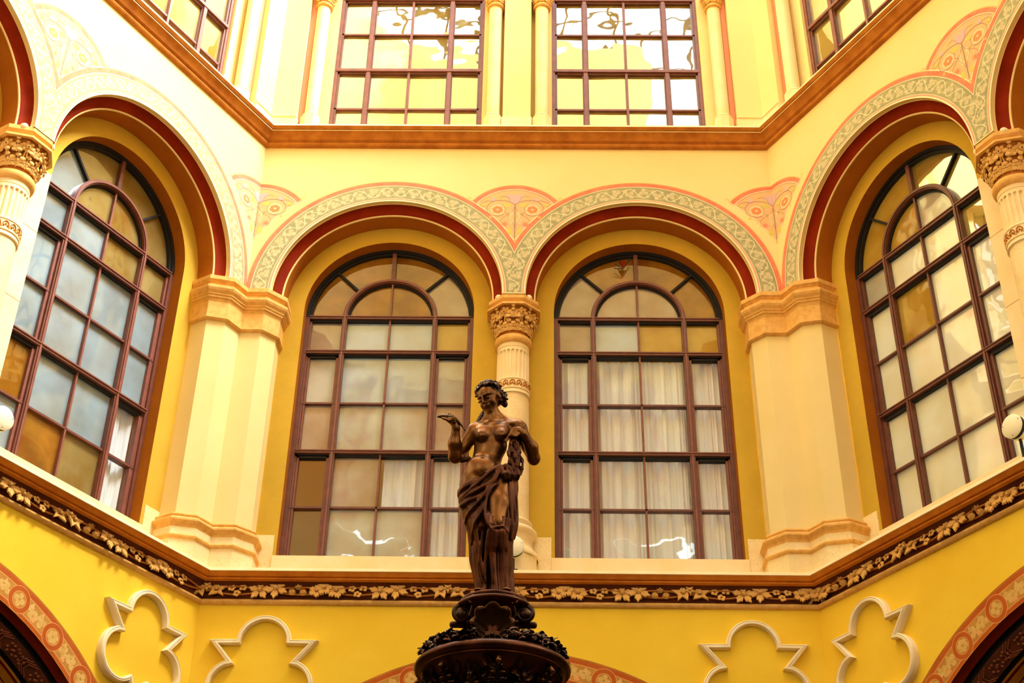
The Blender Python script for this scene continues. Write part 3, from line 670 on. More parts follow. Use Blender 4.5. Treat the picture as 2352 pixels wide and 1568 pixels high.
def paint_frieze(side, lo=-3.5, hi=3.5):
    P = Paint()
    for s in (-1, 1):
        c = s * BAY; l, h = (lo, 0) if s < 0 else (0, hi)
        if h <= l: continue
        for r0, r1, ly, mt in ((1.512, 1.530, 1, 'paint_cream'), (1.530, 1.552, 1, 'paint_pink'), (1.552, 1.560, 1, 'paint_leaf_line'), (1.560, 1.775, 1, 'paint_green'), (1.775, 1.785, 1, 'paint_leaf_line'),
                               (1.785, 1.845, 1, 'paint_red'), (1.850, 1.858, 2, 'paint_ochre')):
            P.ring(c, ZC, r0, r1, ly, mt, 0, PI, 64, l, h)
        # winding vine with pale leaves
        n = 260; vine = []; NV = 14
        for i in range(n + 1):
            a = PI * i / n; vine.append((c + (1.667 + .075 * sin(2 * NV * a)) * cos(a), ZC + (1.667 + .075 * sin(2 * NV * a)) * sin(a)))
        P.line(vine, .010, 3, 'paint_leaf_line', l, h)
        v2 = [(c + (1.667 - .07 * sin(2 * NV * PI * i / n + .6)) * cos(PI * i / n), ZC + (1.667 - .07 * sin(2 * NV * PI * i / n + .6)) * sin(PI * i / n)) for i in range(n + 1)]
        P.line(v2, .006, 3.6, 'paint_leaf_line', l, h)
        for k in range(2 * NV):
            a = PI * (k + .5) / (2 * NV); sg = 1 if k % 2 else -1
            for da, dr, sz in ((0, .025 * sg, .060), (.035, -.045 * sg, .034), (-.035, -.050 * sg, .028)):
                r = 1.667 + dr
                P.leaf((c + r * cos(a + da), ZC + r * sin(a + da)), sz, a + k * 1.3, 2, 'paint_leaf', l, h)
            for t in (-.3, .5):
                r = 1.667 + .03 * sg; P.line([(c + r * cos(a), ZC + r * sin(a)), (c + (r + .05 * cos(t * 3)) * cos(a + .03 * t * 2), ZC + (r + .05 * cos(t * 3)) * sin(a + .03 * t * 2))], .004, 4, 'paint_green', l, h)
    # spandrel palmettes
    def spandrel(x0):
        cz, R = 13.103, .742
        l, h = max(lo, -3.5), min(hi, 3.5)
        if not (l - .01 <= x0 <= h + .01): return
        # joint of top circle and band circle
        best = min((abs(math.hypot(BAY + R * cos(t), 0 + cz - ZC + R * sin(t)) - 1.845), t) for t in [PI / 2 + k * .002 for k in range(700)])[1] if False else None
        ts = [PI / 2 + k * .002 for k in range(800)]
        tj = min(ts, key=lambda t: abs(math.hypot(R * cos(t) + BAY, cz + R * sin(t) - ZC) - 1.845) if t > PI / 2 + .3 else 9)
        J = (R * cos(tj), cz + R * sin(tj)); aJ = math.atan2(J[1] - ZC, J[0] + BAY); aV = math.acos(BAY / 1.845)
        la = [(-BAY + 1.845 * cos(aV + (aJ - aV) * i / 14), ZC + 1.845 * sin(aV + (aJ - aV) * i / 14)) for i in range(15)]
        top = [(R * cos(tj + (PI - 2 * tj) * i / 24), cz + R * sin(tj + (PI - 2 * tj) * i / 24)) for i in range(25)]
        ra = [(-x, z) for x, z in la][::-1]
        P.poly([(x0 + x, z) for x, z in la + top[1:-1] + ra[:-1]], 1, 'paint_field', l, h)
        a0, a1 = PI - tj, tj
        P.ring(x0, cz, R - .062, R, 2, 'paint_red', a0, a1, 30, l, h); P.ring(x0, cz, R - .070, R - .062, 2, 'paint_cream', a0 + .05, a1 - .05, 30, l, h); P.ring(x0, cz, R - .086, R - .080, 2, 'paint_stem', a0 + .1, a1 - .1, 30, l, h)
        P.ring(x0, cz, R + .006, R + .013, 2, 'paint_ochre', a0, a1, 30, l, h)
        for sg in (-1, 1):
            P.ring(x0 + sg * BAY, ZC, 1.850, 1.862, 3, 'paint_cream', *((PI - aJ, PI - aV - .03) if sg > 0 else (aV + .03, aJ)), 20, l, h)
            q = lambda x, z: (x0 + sg * x, z)
            P.line([q(J[0] * -1 - .0, J[1] + .02), q(-J[0] + .01, J[1] + .07), q(-J[0] + .035, J[1] + .085), q(-J[0] + .045, J[1] + .06), q(-J[0] + .03, J[1] + .05)], .008, 2, 'paint_ochre', l, h)
            e = .4 if sg > 0 else 0
            P.disc(q(.235, 13.42), .100, 2 + e, 'paint_pale', 14, l, h, .095)
            for k in range(6):
                b6 = 2 * PI * k / 6 + .3; P.disc(q(.235 + .040 * cos(b6), 13.42 + .036 * sin(b6)), .034, 4 + e, 'paint_rose', 10, l, h, .030)
                P.line([q(.235 + .02 * cos(b6), 13.42 + .018 * sin(b6)), q(.235 + .055 * cos(b6), 13.42 + .048 * sin(b6))], .004, 5 + e, 'paint_pink', l, h)
            P.disc(q(.235, 13.42), .018, 6 + e, 'paint_pale', 8, l, h)
            P.disc(q(.14, 13.17), .05, 3 + e, 'paint_pink', 10, l, h); P.disc(q(.14, 13.17), .025, 4 + e, 'paint_rose', 8, l, h)
            P.disc(q(.05, 13.64), .06, 3 + e, 'paint_lilac', 9, l, h, .05); P.disc(q(.03, 13.57), .045, 3 + e, 'paint_lilac', 9, l, h)
            P.disc(q(.11, 13.50), .055, 3 + e, 'paint_moss', 8, l, h, .035); P.disc(q(.43, 13.50), .04, 3 + e, 'paint_moss', 8, l, h, .03)
            P.disc(q(.30, 13.60), .035, 3 + e, 'paint_lilac', 8, l, h); P.disc(q(.07, 13.05), .03, 3 + e, 'paint_moss', 7, l, h, .06)
            for p in ((.05, 13.36), (.07, 13.28), (.045, 13.22)): P.disc(q(*p), .022, 3 + e, 'paint_pale', 7, l, h, .045)
            P.line([q(.003, 12.94), q(.003, 13.52)], 0.0075, 5 + e, 'paint_stem', l, h)
            P.line([q(0, 13.50), q(.05, 13.55), q(.14, 13.58), q(.24, 13.585), q(.33, 13.55), q(.385, 13.47), q(.375, 13.38), q(.31, 13.325), q(.22, 13.31), q(.15, 13.34)], 0.0067, 5 + e, 'paint_stem', l, h)
            P.line([q(0, 13.48), q(.03, 13.40), q(.09, 13.34), q(.14, 13.38), q(.13, 13.45), q(.17, 13.50)], 0.0053, 5 + e, 'paint_stem', l, h)
            P.line([q(0, 13.10), q(.03, 13.20), q(.08, 13.28), q(.10, 13.36)], 0.0053, 5 + e, 'paint_stem', l, h)
            P.line([q(.10, 13.33), q(.16, 13.29), q(.20, 13.23), q(.19, 13.17), q(.14, 13.14)], 0.0045, 5 + e, 'paint_stem', l, h)
            P.line([q(.30, 13.57), q(.38, 13.57), q(.44, 13.55), q(.47, 13.50), q(.44, 13.47), q(.41, 13.49)], 0.0045, 5 + e, 'paint_stem', l, h)
            P.line([q(.06, 13.56), q(.08, 13.63), q(.14, 13.66), q(.20, 13.64)], 0.0045, 5 + e, 'paint_stem', l, h)
            P.leaf(q(.20, 13.645), .022, 0, 4, 'paint_ochre', l, h); P.leaf(q(.36, 13.60), .018, 1, 4, 'paint_moss', l, h); P.leaf(q(.33, 13.29), .02, 1, 4, 'paint_moss', l, h)
    for x0 in (-3.5, 0, 3.5): spandrel(x0)
    # ground floor arch band with roundels
    P.ring(0, GZ, 3.122, 3.165, 1, 'arch_red', 0, PI, 90, lo, hi); P.ring(0, GZ, 3.165, 3.173, 2, 'arch_line', 0, PI, 90, lo, hi)
    P.ring(0, GZ, 3.165, 3.365, 1, 'arch_field', 0, PI, 90, lo, hi); P.ring(0, GZ, 3.357, 3.365, 2, 'arch_line', 0, PI, 90, lo, hi)
    P.ring(0, GZ, 3.365, 3.415, 1, 'arch_red', 0, PI, 90, lo, hi); P.ring(0, GZ, 3.415, 3.435, 1, 'stone_brown', 0, PI, 90, lo, hi)
    for k in range(-6, 7):
        a = PI / 2 - rad(9.4 * k); c = (3.262 * cos(a), GZ + 3.262 * sin(a))
        if not lo <= c[0] <= hi: continue
        P.disc(c, .142, 3, 'arch_line', 24); P.disc(c, .136, 4, 'arch_red', 24); P.disc(c, .088, 5, 'arch_line', 20); P.disc(c, .082, 6, 'arch_field', 20)
        for j in range(4 + (k % 2) * 2):
            b = 2 * PI * j / (4 + (k % 2) * 2) + a; P.disc((c[0] + .042 * cos(b), c[1] + .042 * sin(b)), .032, 7, 'arch_leaf', 8)
        P.disc(c, .015, 8, 'arch_field', 6)
        for t in (-1, 0, 1):
            b = a + rad(4.7 + t * 1.3); P.leaf((3.262 * cos(b), GZ + 3.262 * sin(b)), .062 if t else .045, b + k, 3, 'arch_leaf')
            P.leaf(((3.262 + .055 * (1 if t else -1)) * cos(b + .008), GZ + (3.262 + .055 * (1 if t else -1)) * sin(b + .008)), .03, b, 4, 'arch_line' if t == 0 else 'arch_leaf')
    P.m.build('painted_ornament', walls[side], merge=False)
    # carved straps and leaves in the soffit of the ground floor arch
    m = MB()
    def onsof(a, f, off):     # f runs from the front to the back edge of the splayed band
        r = 3.056 - .096 * f - off * .8; return (r * cos(a), Y(-.18 - .132 * f + off * .6), GZ + r * sin(a))
    for k in range(-7, 8):
        a = PI / 2 - rad(7.6 * k)
        for e in (0, .014, .028):
            m.tube([onsof(a + e - .022, .02, .004), onsof(a + e + .008, .32, .008), onsof(a + e + .008, .68, .008), onsof(a + e - .022, .98, .004)], .006, 'wood_carving', 5)
        for t in (1.9, 3.8, 5.4):
            for j in range(5):
                b = 2 * PI * j / 5 + t; m.ball(onsof(a + rad(t) + .011 * cos(b), .5 + .27 * sin(b), .004), (.017, .017, .014), 'wood_carving', 7, 4)
    m.build('carved_straps', walls[side], smooth=True)
paint_frieze('back'); paint_frieze('left'); paint_frieze('right')

# ------------------------------------------------------------------ carved leaves and blossoms of the string course
def leaf_outline(kind):
    pts = []
    if kind == 'ivy':
        key = [(0, -.30), (.34, -.42), (.24, -.06), (.62, .06), (.22, .22), (.10, .66), (-.10, .26), (-.55, .30), (-.28, -.02), (-.50, -.40), (-.14, -.22)]
        return [Vector(k) for k in key]
    n = 60; L, dep, teeth = (5, .74, .075) if kind == 'finger' else (6, .34, .07)
    for i in range(n):
        a = 2 * PI * i / n; w = abs(cos(L * a / 2)); r = .66 * (1 - dep + dep * w ** .8) + teeth * cos(L * 3 * a)
        pts.append(Vector((r * cos(a), r * sin(a))))
    return pts
def leaf_relief(m, c, size, rot, kind, y=0.0):
    pts = leaf_outline(kind); n = len(pts); Rm = Matrix.Rotation(rot, 2)
    def row(f, h): return [(c[0] + (Rm @ p)[0] * size * f, y - h, c[1] + (Rm @ p)[1] * size * f) for p in pts]
    m.grid([row(1.0, -.004), row(1.0, .010), row(.95, .015), row(.55, .016), row(.25, .006)], 'carving', close=True)
    m.face(row(.25, .018), 'carving')
    m.ball((c[0], y - .03, c[1]), (.018, .014, .018), 'carving', 8, 5)
def cluster(kind):
    m = MB()
    if kind == 'finger': leaf_relief(m, (-.080, -.005), .172, .3, kind); leaf_relief(m, (.085, .01), .180, -.4, kind, -.012)
    elif kind == 'ivy': leaf_relief(m, (-.09, .0), .185, .1, kind); leaf_relief(m, (.075, -.005), .19, -1.1, kind, -.014); leaf_relief(m, (.01, .02), .10, .8, kind, -.03)
    else: leaf_relief(m, (-.085, .0), .145, .2, kind); leaf_relief(m, (.04, .015), .13, .9, kind, -.02); leaf_relief(m, (.11, -.015), .125, .5, kind, -.01)
    return m
def blossoms(v):
    m = MB(); r = random.Random(v); spots = [(-.055, -.02), (.055, -.025), (0, .05)] if v % 2 else [(-.05, .025), (.06, .02), (.0, -.05)]
    for (x, z) in spots:
        if v == 1:
            m.tube([(x, .01, z), (x, -.03, z)], [.036, .030], 'carving', 12, cap=False); m.tube([(x, .0, z), (x, -.034, z)], [.012, .008], 'carving', 8); m.lathe
            m.ball((x, .0, z), (.034, .022, .034), 'carving', 12, 6)
        else:
            for k in range(5):
                a = 2 * PI * k / 5 + r.random(); m.ball((x + .024 * cos(a), -.008, z + .024 * sin(a)), (.0185, .010, .0185), 'carving', 9, 5)
            m.ball((x, -.014, z), (.010, .008, .010), 'frieze_ground', 7, 5); m.ball((x, -.020, z), .005, 'carving', 6, 4)
    m.tube([(-.02, .0, .0), (-.08, -.01, .045), (-.04, -.01, .085), (.02, -.008, .07)], .006, 'frieze_ground', 5)
    return m
KIND = ['ivy', 'finger', 'round', 'finger']
protos = {}
def carved(side, course, ks, start):
    for n, k in enumerate(ks):
        for what in (0, 1):
            u = .684 * k + (.342 if what else 0) - .0
            if abs(u) > 3.45: continue
            key = ('leaf', KIND[(k + start) % 4]) if what == 0 else ('blossom', (k + start) % 3)
            if key not in protos:
                mb = cluster(key[1]) if what == 0 else blossoms(key[1])
                o = mb.build('leaf_cluster' if what == 0 else 'blossom_cluster', course, smooth=True, angle=50); protos[key] = o
            else:
                o = protos[key].copy(); COL.objects.link(o); o.parent = course
            o.location = (u, Y(.052), 7.848); o.rotation_euler = (rad(-20), 0, 0); sc_ = 1.12 if what == 0 else 1.15; o.scale = (-sc_ if k % 2 else sc_, 1, sc_)
    m = MB()   # the twining stem
    for ph in (0, PI):
        pts = [(-3.44 + 6.88 * i / 200, Y(.045 + .008 * cos(i * .35 + ph)), 7.843 + .045 * sin((-3.44 + 6.88 * i / 200) * PI / .684 + ph)) for i in range(201)]
        m.tube(pts, .011, 'stone_brown', 6)
    m.build('vine_stem', course, smooth=True)
carved('back', courses['back'], range(-5, 6), 5)
carved('left', courses['left'], range(-1, 5), 2)
carved('right', courses['right'], range(-5, 2), 3)

# ------------------------------------------------------------------ barbed trefoil mouldings
def trefoil(side, u, label):
    ob = MB(); pts = []
    pts += [(.28 * cos(PI - PI * i / 20), 7.235 + .28 * sin(PI * i / 20)) for i in range(21)]
    pts += [(.55, 7.232), (.352, 6.995)]
    lob = [(.30 + .265 * cos(a), 6.74 + .265 * sin(a)) for a in [rad(78) - rad(208) * i / 20 for i in range(1, 21)]]
    pts += lob + [(0, 6.28)]
    pts += [(-x, z) for x, z in lob[::-1]] + [(-.352, 6.995), (-.55, 7.232)]
    prof = [(-.026, 0), (-.028, .055), (-.020, .078), (-.004, .080), (.006, .070), (.014, .078), (.026, .062), (.028, 0)]
    n = len(pts); rows = []
    for i in range(n):
        p = Vector(pts[i]); a = (p - Vector(pts[i - 1])).normalized(); b = (Vector(pts[(i + 1) % n]) - p).normalized()
        na, nb = Vector((-a[1], a[0])), Vector((-b[1], b[0])); m_ = (na + nb).normalized(); k = 1 / max(.35, m_.dot(na))
        rows.append([(p[0] + m_[0] * o * k, -d, p[1] + m_[1] * o * k - 6.28) for o, d in prof])
    rows.append(rows[0]); ob.grid(rows, 'moulding_cream')
    o = ob.build('trefoil_moulding', None, smooth=True, angle=35); place(o, side, u, .001, 6.28)
    tag(o, label, 'moulding', 'pale barbed trefoil mouldings under the string course', 'thing')
trefoil('back', -2.715, 'raised trefoil outline under the cornice on the wall facing us, left of the basin')
trefoil('back', 2.715, 'raised trefoil outline under the cornice on the wall facing us, right of the basin')
trefoil('left', 2.715, 'raised trefoil outline on the left wall beside the corner')
trefoil('right', -2.715, 'raised trefoil outline on the right wall beside the corner')

# ------------------------------------------------------------------ round floodlights standing on the string course
def lamp(side, u, d, label, zc=.31):
    root = empty('floodlight')
    place(root, side, u, d, 8.075)
    M = Matrix.Translation((0, 0, zc)) @ Matrix.Rotation(PI / 2, 4, 'X')
    m = MB(); m.lathe([(0, .075), (.118, .075), (.124, .070), (.124, .055), (.118, .05)], 'white_enamel', 40); m.xf(M); f = m.build('front_cover', root, smooth=True)
    for a in (20, 160, 270):
        s = MB(); s.ball((.106 * cos(rad(a)), -.077, zc + .106 * sin(rad(a))), .005, 'black_rubber', 6, 4); s.build('screw', f)
    m = MB(); m.lathe([(.119, .052), (.119, .012)], 'black_rubber', 40); m.xf(M); m.build('gasket', root, smooth=True)
    m = MB(); m.lathe([(.112, .014), (.124, .012), (.124, -.02), (.118, -.06), (.09, -.10), (.0, -.11)], 'white_enamel', 40); m.xf(M); m.build('housing', root, smooth=True)
    m = MB(); m.tube([(0, .02, zc - .11), (0, .02, 0)], .016, 'black_rubber', 8); m.box(-.05, .05, -.03, .07, 0, .012, 'black_rubber')
    m.build('bracket', root, smooth=True)
    tag(root, label, 'lamp', 'round cream floodlights on the cornice')
lamp('back', .045, .135, 'round cream floodlight at the foot of the middle column, half behind the statue', .28)
lamp('left', .29, .06, 'round white floodlight on the cornice at the left picture edge', .385)
lamp('right', -.335, .06, 'round cream floodlight on the cornice at the right picture edge', .40)
# ------------------------------------------------------------------ fountain
fr = empty('fountain', (0, 0, 0)); tag(fr, 'dark bronze fountain with shell, scrolls and leafy basin carrying the statue', 'fountain')
BD = 'bronze_dark'
m = MB(); m.lathe([(0, 5.215), (.212, 5.215), (.223, 5.208), (.227, 5.195), (.222, 5.185), (.228, 5.180), (.248, 5.174), (.258, 5.162), (.258, 5.150), (.248, 5.138), (.205, 5.122), (.175, 5.10), (.165, 5.06), (.160, 4.95), (.175, 4.90), (.21, 4.87), (.22, 4.84), (.20, 4.83)], 'bronze_drape', 72)
m.build('statue_plinth', fr, smooth=True, angle=50)
m = MB(); m.lathe([(.10, 4.795), (.40, 4.795), (.44, 4.785), (.475, 4.778), (.490, 4.770), (.503, 4.755), (.508, 4.738), (.503, 4.722), (.490, 4.712), (.478, 4.708), (.478, 4.698), (.468, 4.694), (.460, 4.685), (.448, 4.670), (.43, 4.630), (.38, 4.550), (.30, 4.470), (.20, 4.410), (.13, 4.370)], 'bronze_drape', 96)
m.build('upper_basin', fr, smooth=True, angle=60)
m = MB(); m.lathe([(.14, 4.42), (.10, 4.36), (.085, 4.2), (.10, 4.0), (.15, 3.85), (.17, 3.75), (.12, 3.65), (.11, 3.2), (.15, 2.9), (.22, 2.75), (.24, 2.6), (.22, 2.5), (.26, 2.3), (.30, 1.4), (.36, 1.2), (.36, .0)], BD, 48)
m.lathe([(.30, 1.05), (.9, 1.15), (1.35, 1.30), (1.42, 1.32), (1.42, 1.26), (1.3, 1.18), (.8, .98), (.35, .85)], BD, 72); m.build('fountain_stem', fr, smooth=True)
# the scallop shell
m = MB(); H = Vector((0, -.185, 4.905)); rows = []; NA = 168
for i in range(13):
    f = i / 12; row = []
    for k in range(NA + 1):
        t = -40 + 260 * k / NA; a = rad(t); lobe = abs(cos(rad((t - 90) * 180 / 29))); R = (.128 + .090 * max(0, sin(a)) ** 2 - .01 * max(0, -sin(a))) * (1 + (.15 * lobe ** .7 - .09) * f ** 2)
        rib = .008 * f * cos(rad((t - 90) * 360 / 29))
        row.append((H[0] + R * f * cos(a), H[1] + .055 * (1 - f * f) * 1.0 - .015 - .03 * f ** 3 - rib, H[2] + R * f * sin(a) * .92))
    rows.append(row)
m.grid(rows, 'bronze_dark'); sh = m.build('scallop_shell', fr, smooth=True, angle=70)
md = sh.modifiers.new('thick', 'SOLIDIFY'); md.thickness = .010; md.offset = 0
m = MB(); m.tube([rows[-1][k] for k in range(0, NA + 1, 2)], .0055, 'bronze', 6); m.build('shell_rim', sh, smooth=True)
for x in (-.035, 0, .035):
    m = MB(); m.ball((x, -.235, 4.88 + (.01 if x == 0 else 0)), (.017, .03, .022), BD, 10, 6); m.build('shell_hinge', sh, smooth=True)
for q in (-1, 1): m = MB(); m.tube([(q * .13, -.215, 4.855), (q * .08, -.24, 4.85), (q * .05, -.25, 4.862)], [.008, .012, .014], BD, 8); m.build('hinge_scroll', sh, smooth=True)
for s in (-1, 1):
    m = MB(); pts = []; rr = []
    for i in range(44):
        t = i / 43; a = rad(-70 + 560 * t); r = .070 * (1 - .80 * t)
        pts.append((s * (.200 + r * sin(a) * 1.0), -.09 - .03 * t, 5.09 + r * cos(a) * 1.0)); rr.append(.022 * (1 - .45 * t))
    m.tube([(s * .15, -.05, 4.93), (s * .155, -.07, 5.0)] + pts, [.018, .02] + rr, BD, 9); m.ball((s * .205, -.10, 5.085), (.05, .035, .05), BD, 12, 8)
    m.build('side_volute', fr, smooth=True)
    m = MB()
    for a, l in ((0, .06), (38, .042), (-38, .042)):
        c = Vector((s * .135, -.19, 5.115)); d = Vector((sin(rad(a)), 0, cos(rad(a))))
        m.ball(c + d * l * .6, (.009, .01, l * .45), 'bronze', 7, 6, Matrix.Rotation(rad(a), 3, 'Y')); m.ball(c + d * l * 1.05, .008, 'bronze', 7, 5)
    m.tube([(s * .135, -.185, 5.11), (s * .15, -.17, 5.05), (s * .125, -.17, 5.03), (s * .105, -.185, 5.06)], [.008, .01, .009, .007], BD, 7); m.build('fleuron', fr, smooth=True)
    m = MB(); m.tube([(s * .12, -.05, 5.03), (s * .20, -.06, 5.03), (s * .275, -.06, 5.03)], [.024, .024, .022], BD, 14); m.ball((s * .275, -.06, 5.03), (.012, .021, .021), 'bronze', 10, 6)
    for k in range(5): m.ball((s * (.15 + .012 * sin(k * 2)), -.09, 4.90 + .045 * k), (.03, .028, .026), BD, 8, 6)
    m.build('side_scroll', fr, smooth=True)
rg = random.Random(11)
for s in (-1, 1):      # heavy garlands of leaves and grapes lying on the rim
    m = MB()
    for k in range(300):
        a = rad(-90 + s * rg.uniform(14, 118)); r = .425 + rg.uniform(-.050, .050); z = 4.80 + rg.uniform(0, .085) * (1 - abs(r - .425) / .075)
        c = Vector((r * cos(a), r * sin(a), z)); M3 = Matrix.Rotation(rg.uniform(0, 6.3), 3, 'Z') @ Matrix.Rotation(rg.uniform(-.9, .9), 3, 'X') @ Matrix.Rotation(rg.uniform(-.9, .9), 3, 'Y')
        if k % 7: 
            L = rg.uniform(.026, .042); rows = []
            for i in range(7):
                t = i / 6; w = L * .55 * sin(PI * min(1, t * .95 + .05)) ** .7
                rows.append([c + M3 @ Vector((L * 2 * (t - .5), w * q, .012 * (1 - q * q) - .018 * (t - .5) ** 2 * 4 + .004 * q * q)) for q in (-1, -.5, 0, .5, 1)])
            m.grid(rows, 'bronze_drape' if k % 3 == 0 else BD)
        elif k % 2 == 0:
            for j in range(6): m.ball(c + M3 @ Vector((.014 * (j % 3 - 1), .013 * (j // 3), .006)), .0095, BD, 8, 6)
        else: m.ball(c, (.022, .016, .018), BD, 9, 6, M3)
    m.build('garland', fr, smooth=True, merge=False, angle=70)
for k in range(0):
    a = 2 * PI * k / 14 + .1; m = MB(); T = Matrix.Rotation(a, 4, 'Z'); rows = []
    for i in range(12):
        t = i / 11; r = .17 + .27 * t ** .8 + .03 * sin(t * PI); z = 4.42 + .25 * t ** 1.4 - (.05 * max(0, t - .8) / .2); w = .055 * sin(PI * (t * .85 + .1)) * (1 + .25 * (i % 2)); r += .035 * max(0, t - .7) / .3
        rows.append([(r - .012 * q * q + .012, w * q, z + .014 * q * q) for q in (-1, -.6, -.2, .2, .6, 1)])
    m.grid(rows, BD)
    m.tube([(.19, 0, 4.43), (.33, 0, 4.50), (.43, 0, 4.62), (.455, 0, 4.675), (.475, 0, 4.66)], [.012, .012, .010, .012, .010], 'bronze', 7)
    for q in (-1, 1): m.tube([(.30, 0, 4.47), (.38, q * .035, 4.545), (.435, q * .06, 4.60), (.45, q * .07, 4.585)], [.009, .009, .008, .005], 'bronze', 6)
    m.xf(T); o = m.build('acanthus_leaf', fr, smooth=True, angle=70); md = o.modifiers.new('thick', 'SOLIDIFY'); md.thickness = .006


BOWL = [(.13, 4.37), (.20, 4.41), (.30, 4.47), (.38, 4.55), (.43, 4.63), (.448, 4.67)]
def np_interp(r):
    for i in range(5):
        if BOWL[i][0] <= r <= BOWL[i + 1][0]: return BOWL[i][1] + (BOWL[i + 1][1] - BOWL[i][1]) * (r - BOWL[i][0]) / (BOWL[i + 1][0] - BOWL[i][0])
    return 4.66
for k in range(16):    # curling acanthus leaves clasping the bowl from below
    a = 2 * PI * k / 16 + .1; m = MB(); big = k % 2 == 0
    rA, zA = (.18, 4.40); span = .27 if big else .22
    def sp(t): return (rA + span * t ** .75 + .02 * sin(PI * t), zA + (.235 if big else .17) * t ** 1.5)
    for i in range(9):
        t = (i + .5) / 9; r, z = sp(t); w = .062 * sin(PI * (t * .8 + .15))
        for q in (-1, 1):
            m.ball((r + .012, q * w * .62, z - .008), (.020, w * .52, .013), BD, 9, 6, Matrix.Rotation(q * .7, 3, 'Z') @ Matrix.Rotation(-.7, 3, 'Y'))
            m.ball((r + .018, q * w * 1.02, z - .004), (.011, .013, .010), 'bronze' if i % 3 == 1 else BD, 7, 5)
    pts = [(sp(i / 10)[0] + .018, 0, sp(i / 10)[1] - .012) for i in range(11)]; m.tube(pts, [.013 - .0006 * i for i in range(11)], BD, 7)
    r, z = sp(1); m.tube([(r, 0, z), (r + .03, 0, z + .012), (r + .045, 0, z - .008), (r + .035, 0, z - .028)], [.016, .020, .018, .008], 'bronze' if big else BD, 8)
    m.xf(Matrix.Rotation(a, 4, 'Z')); m.build('acanthus_leaf', fr, smooth=True, angle=70)

m = MB()
for k in range(420):   # foliage carved all over the underside of the bowl
    a = rg.uniform(0, 2 * PI); t = rg.random() ** .6; r = .24 + .205 * t; z = np_interp(r) - .012
    out = Vector((cos(a), sin(a), 0)); tn = Vector((-sin(a), cos(a), 0)); up = (out * .8 + Vector((0, 0, .6))).normalized(); nr = tn.cross(up).normalized()
    M3 = Matrix((tn, up, nr)).transposed() @ Matrix.Rotation(rg.uniform(-1.1, 1.1), 3, 'Z') @ Matrix.Rotation(rg.uniform(-.5, .1), 3, 'X'); L = rg.uniform(.030, .050); rows = []; c = Vector((r * cos(a), r * sin(a), z))
    for i in range(8):
        f = i / 7; w = L * .45 * sin(PI * min(1, f * .92 + .08)) ** .7 * (1 + .22 * (i % 2))
        rows.append([c + M3 @ Vector((w * q, L * 2 * (f - .4), -.004 - .020 * f * f + .012 * q * q)) for q in (-1, -.5, 0, .5, 1)])
    m.grid(rows, 'bronze_drape' if k % 5 == 0 else BD)
m.build('bowl_foliage', fr, smooth=True, merge=False, angle=70)

